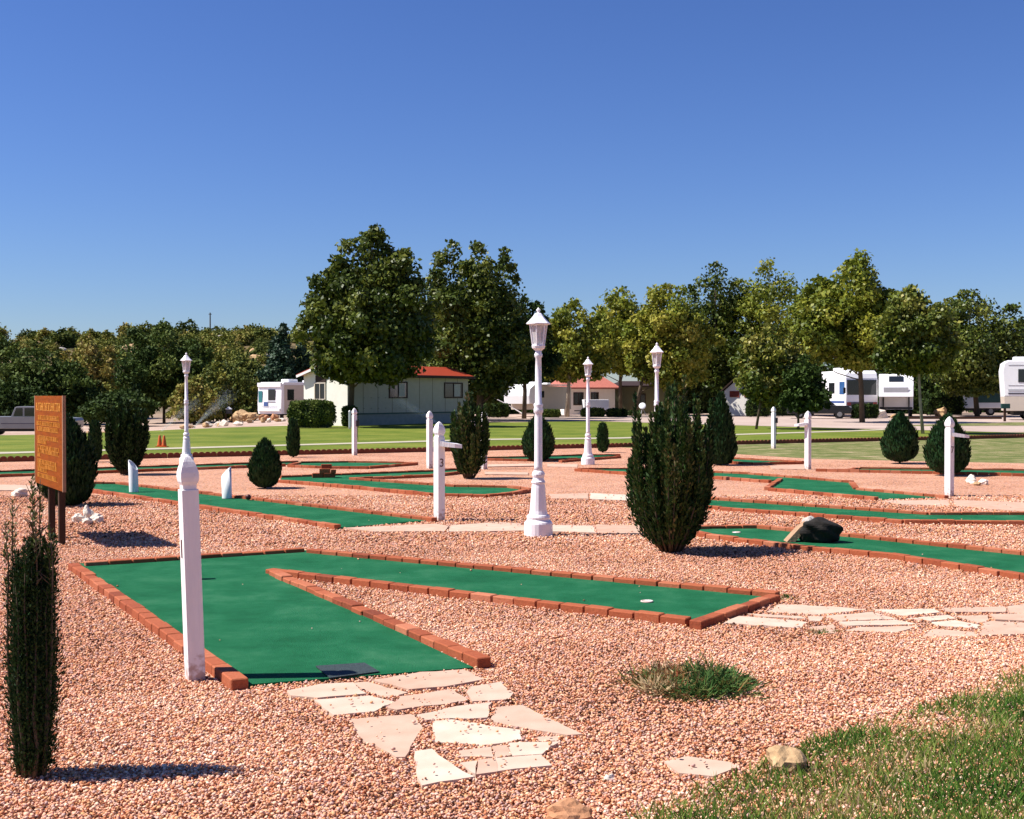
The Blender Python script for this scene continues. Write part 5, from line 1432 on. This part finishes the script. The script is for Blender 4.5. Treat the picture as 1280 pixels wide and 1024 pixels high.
# right edge camper, side to the camera
Y = 78; x = XU(1253, Y)
t = thing('camper', 'large white camper with dark stripes cut off by the right edge', 'camper', (x, Y, 0), R(-17))
bm = B(); profile(bm, [(.1, 1.55), (8.2, 1.55), (8.2, 3.9), (.35, 3.93), (.08, 3.75), (-.02, 3.2)], 0, 2.5, .08); bmesh.ops.recalc_face_normals(bm, faces=bm.faces[:]); bd = obj('body', bm, M['rvwhite'], t)
bm = B(); profile(bm, [(.16, .62), (8.2, .62), (8.2, 1.55), (.1, 1.55)], .01, 2.48, .02); bmesh.ops.recalc_face_normals(bm, faces=bm.faces[:]); obj('skirt', bm, M['rvbeige'], t)
panel(t, 'window', 1.55, 2.92, 1.2, .85, -.012, 'glass', .03); panel(t, 'window', 4.6, 2.92, 1.4, .85, -.012, 'glass', .03)
panel(t, 'stripe', 4.2, 1.98, 7.7, .13, -.012, 'rvgrey'); panel(t, 'stripe', 4.2, 1.76, 7.7, .09, -.012, 'rvstripe'); panel(t, 'stripe', 4.2, 3.62, 7.7, .03, -.012, 'rvgrey'); panel(t, 'stripe', 4.2, 2.3, 7.7, .02, -.012, 'rvgrey')
bm = B(); box(bm, 1.2, 1.25, 4.05, .9, .7, .26, bev=.06); obj('roof_unit', bm, M['rvwhite'], t)
for wx in (1.7, 5.6):
    for s, yy in ((-1, .16), (1, 2.3)): wheel(t, wx, yy, .40, .24, s)
bm = B(); box(bm, 4.2, 1.25, .5, 7., 2., .3); obj('chassis', bm, M['black'], t)

# camper glimpsed on the hillside
Y = 150; x = XU(142, Y)
t = thing('camper', 'small white camper glimpsed between bushes on the hillside', 'camper', (x, Y, ZV(489, Y)), R(25))
bm = B(); profile(bm, [(-.95, .3), (.95, .3), (1.0, 1.2), (.7, 1.9), (-.35, 1.95), (-.85, 1.3)], 0, 2.2, .06); bmesh.ops.recalc_face_normals(bm, faces=bm.faces[:]); obj('body', bm, M['rvwhite'], t)
panel(t, 'window', .35, 1.35, .5, .5, -.012, 'glass'); panel(t, 'stripe', -.1, .95, 1.5, .12, -.012, 'redtrim')
bm = B(); tube(bm, [(.55, 1, 1.85), (.55, 1, 2.5)], .07, 6); obj('roof_vent', bm, M['rvwhite'], t)
for wx in (-.5, .5): wheel(t, wx, .15, .3, .18, -1)

# ------------------------------------------------------------------ small furniture
def cone_(label, u, v, h=.36):
    x, y = G(u, v)
    t = thing('traffic_cone', label, 'traffic cone', (x, y, .012), 0, 'orange cones on the lawn')
    bm = B(); lathe(bm, [(.085, .02), (.075, .06), (.052, h * .6), (.030, h - .01), (.026, h)], 14); obj('cone', bm, M['orange'], t, True)
    bm = B(); box(bm, 0, 0, .012, .22, .22, .024, bev=.006); obj('base', bm, M['orange'], t)
cone_('left one of two orange cones on the lawn', 199.5, 559)
cone_('right one of two orange cones on the lawn', 205, 559.5)
Y = 100; x = XU(286, Y)
t = thing('utility_box', 'grey capped box on two dark posts at the foot of the thicket', 'utility box', (x, Y, H(x, Y)), R(20))
bm = B(); box(bm, 0, 0, .95, .5, .4, .35, bev=.02); obj('box', bm, M['darkmetal'], t)
bm = B(); lathe(bm, [(.36, 1.13), (.36, 1.16), (.05, 1.36)], 4, ph=.78); obj('cap', bm, M['rvgrey'], t)
for s in (-.25, .25): bm = B(); box(bm, s, 0, .38, .1, .1, .8); obj('post', bm, M['signpost'], t)
# dish on a tripod
Y = 93; x = XU(803, Y)
t = thing('satellite_dish', 'small white satellite dish on a tripod before the olive building', 'satellite dish', (x, Y, 0), R(-15))
bm = B(); bmesh.ops.create_uvsphere(bm, u_segments=16, v_segments=8, radius=.28, matrix=Matrix.Translation((0, 0, .82)) @ Matrix.Rotation(R(65), 4, 'X') @ Matrix.Diagonal((1, 1, .22, 1))); obj('dish', bm, M['rvwhite'], t, True)
for k in range(3):
    bm = B(); tube(bm, [(0, .05, .72), (.3 * math.cos(k * 2.1), .05 + .3 * math.sin(k * 2.1), 0)], .02, 6); obj('leg', bm, M['rvgrey'], t)
# hookup pedestal by the right camper
Y = 74; x = XU(1256, Y)
t = thing('hookup_pedestal', 'dark electric hookup box on a post before the right edge camper', 'hookup pedestal', (x, Y, .02))
bm = B(); box(bm, 0, 0, .5, .12, .12, 1.0); obj('post', bm, M['signpost'], t)
bm = B(); box(bm, 0, -.1, .95, .55, .12, .30, bev=.02); obj('box', bm, M['greenpaint'], t)
# white marker near the trailer home
x, y = XU(437, 57), 57
bm = B(); box(bm, 0, 0, .42, .10, .10, .84, bev=.01); lathe(bm, [(.06, .83), (.05, .87), (.01, .9)], 8)
o = obj('marker_post', bm, M['white'], None, False, (x, y, .01)); tag(o, 'short white marker post on the lawn left of the post with the score box', 'post')
# rocks beside the road and along the left verge
rock('big pale boulder by the road below the motorhome', 1099, 0, .55, .4, .32, 51, 'rock_white', 86, 'roadside_boulder')
rock('big pale boulder by the road left of the right edge camper', 1176, 0, .62, .4, .40, 52, 'rock_tan', 92, 'roadside_boulder')
rock('small pale rock between the two roadside boulders', 1118, 0, .3, .25, .16, 53, 'rock_tan', 86, 'roadside_boulder')
rg = np.random.default_rng(55)
for i, u in enumerate(np.concatenate([rg.uniform(225, 372, 20), rg.uniform(60, 225, 8)])):
    q = rock('small pale rock in the rough row along the far left lawn edge', u, 0, rg.uniform(.14, .34), rg.uniform(.12, .25), rg.uniform(.09, .2), 560 + i, 'rock_white' if i % 2 else 'rock_tan', rg.uniform(69, 76) + (8 if u > 300 else 0), 'verge_rock', 'rocks along the far left lawn edge', 2)
for i, (u, Y, s, lb) in enumerate([(303, 104, .75, 'brown boulder left of the camper with the teal windscreen'), (313, 103, .6, 'brown boulder touching the camper with the teal windscreen'), (296, 102, .5, 'low brown boulder right of the grey capped box'), (330, 93, .4, 'orange brown rock under the nose of the teal windowed camper'), (343, 92, .38, 'orange brown rock beside the hedge, under the camper')]):
    rock(lb, u, 0, s, s * .8, s * .75, 590 + i, 'rock_tan' if i < 3 else 'rock_red', Y, 'boulder', 'boulders by the left camper')
# timber kerb on the road
Y = 82; xa, xb = XU(1130, Y), XU(1252, Y)
bm = B(); box(bm, 0, 0, .07, xb - xa, .18, .16, bev=.02); o = obj('timber_kerb', bm, M['signpost'], None, False, ((xa + xb) / 2, Y, .02)); tag(o, 'long dark timber lying along the campground road', 'timber')

# ------------------------------------------------------------------ sprinkler jets
def spray(label, u, v, Y, du, dv, seed, n=1500, spread=.5):
    rg = np.random.default_rng(seed); x, y = XU(u, Y), Y
    x1, z1 = XU(u + du, Y) - x, ZV(v + dv, Y) - ZV(v, Y)
    s = rg.random(n) ** .8
    C = np.stack([x1 * s, .4 * s, z1 * (1.25 * s - .25 * s * s)], 1) + rg.normal(size=(n, 3)) * (.03 + spread * s ** 1.4)[:, None] * np.array([.5, .5, .6])
    l = .007 + .012 * rg.random(n)
    V, Fc = kites(C, rdir(rg, n), rdir(rg, n), l * 1.6, l)
    o = np_obj('sprinkler_spray', V, Fc, M['spray']); o.location = (x, y, ZV(v, Y)); o['kind'] = 'stuff'
    tag(o, label, 'water spray')
spray('fan of sprinkler water rising right of the left lantern pole', 241, 536, 55, 45, -42, 91, 8000, .38)
spray('fan of sprinkler water rising left of the left lantern pole', 196, 545, 55, 48, -42, 92, 6000, .30)
spray('fan of sprinkler water crossing the trailer home wall', 556, 535, 58, -62, -34, 93, 8000, .32)

# ------------------------------------------------------------------ sky, sun, camera
EL, PHI = 53.0, -5.0                                    # height of the sun; degrees it stands towards the camera from due left
sv = Vector((-math.cos(R(EL)) * math.cos(R(PHI)), math.cos(R(EL)) * math.sin(R(PHI)), math.sin(R(EL))))
sun = bpy.data.lights.new('sun', 'SUN'); sun.energy = 5.0; sun.angle = R(.5); sun.color = (1., .95, .88)
so = bpy.data.objects.new('sun', sun); link(so); so.rotation_euler = sv.to_track_quat('Z', 'Y').to_euler(); so.location = (0, 0, 30)
W = bpy.data.worlds.new('World'); SC.world = W; W.use_nodes = True
nt = W.node_tree; bg = nt.nodes['Background']
sk = nt.nodes.new('ShaderNodeTexSky'); sk.sky_type = 'NISHITA'; sk.sun_disc = False
sk.sun_elevation = R(EL); sk.sun_rotation = math.atan2(sv.x, sv.y)
sk.altitude = 0; sk.air_density = 1.2; sk.dust_density = 0; sk.ozone_density = 1.0
bg.inputs['Strength'].default_value = .06
gm = nt.nodes.new('ShaderNodeGamma'); gm.inputs['Gamma'].default_value = 1.2
tn = nt.nodes.new('ShaderNodeMix'); tn.data_type = 'RGBA'; tn.blend_type = 'MULTIPLY'; tn.inputs[0].default_value = 1.; tn.inputs[7].default_value = (.335, .44, .75, 1)
nt.links.new(sk.outputs[0], gm.inputs['Color']); nt.links.new(gm.outputs[0], tn.inputs[6]); nt.links.new(tn.outputs[2], bg.inputs['Color']); bg.inputs['Strength'].default_value = .06
cam = bpy.data.cameras.new('camera'); cam.sensor_width = 36; cam.lens = 36 * F / 1280; cam.clip_end = 5000; cam.clip_start = .1
co = bpy.data.objects.new('camera', cam); link(co); co.location = (0, 0, CAMZ); co.rotation_euler = (R(90) - math.atan((512 - HY) / F), 0, 0)
SC.camera = co
SC.view_settings.view_transform = 'Standard'; SC.view_settings.look = 'None'; SC.view_settings.exposure = .85; SC.view_settings.gamma = 1
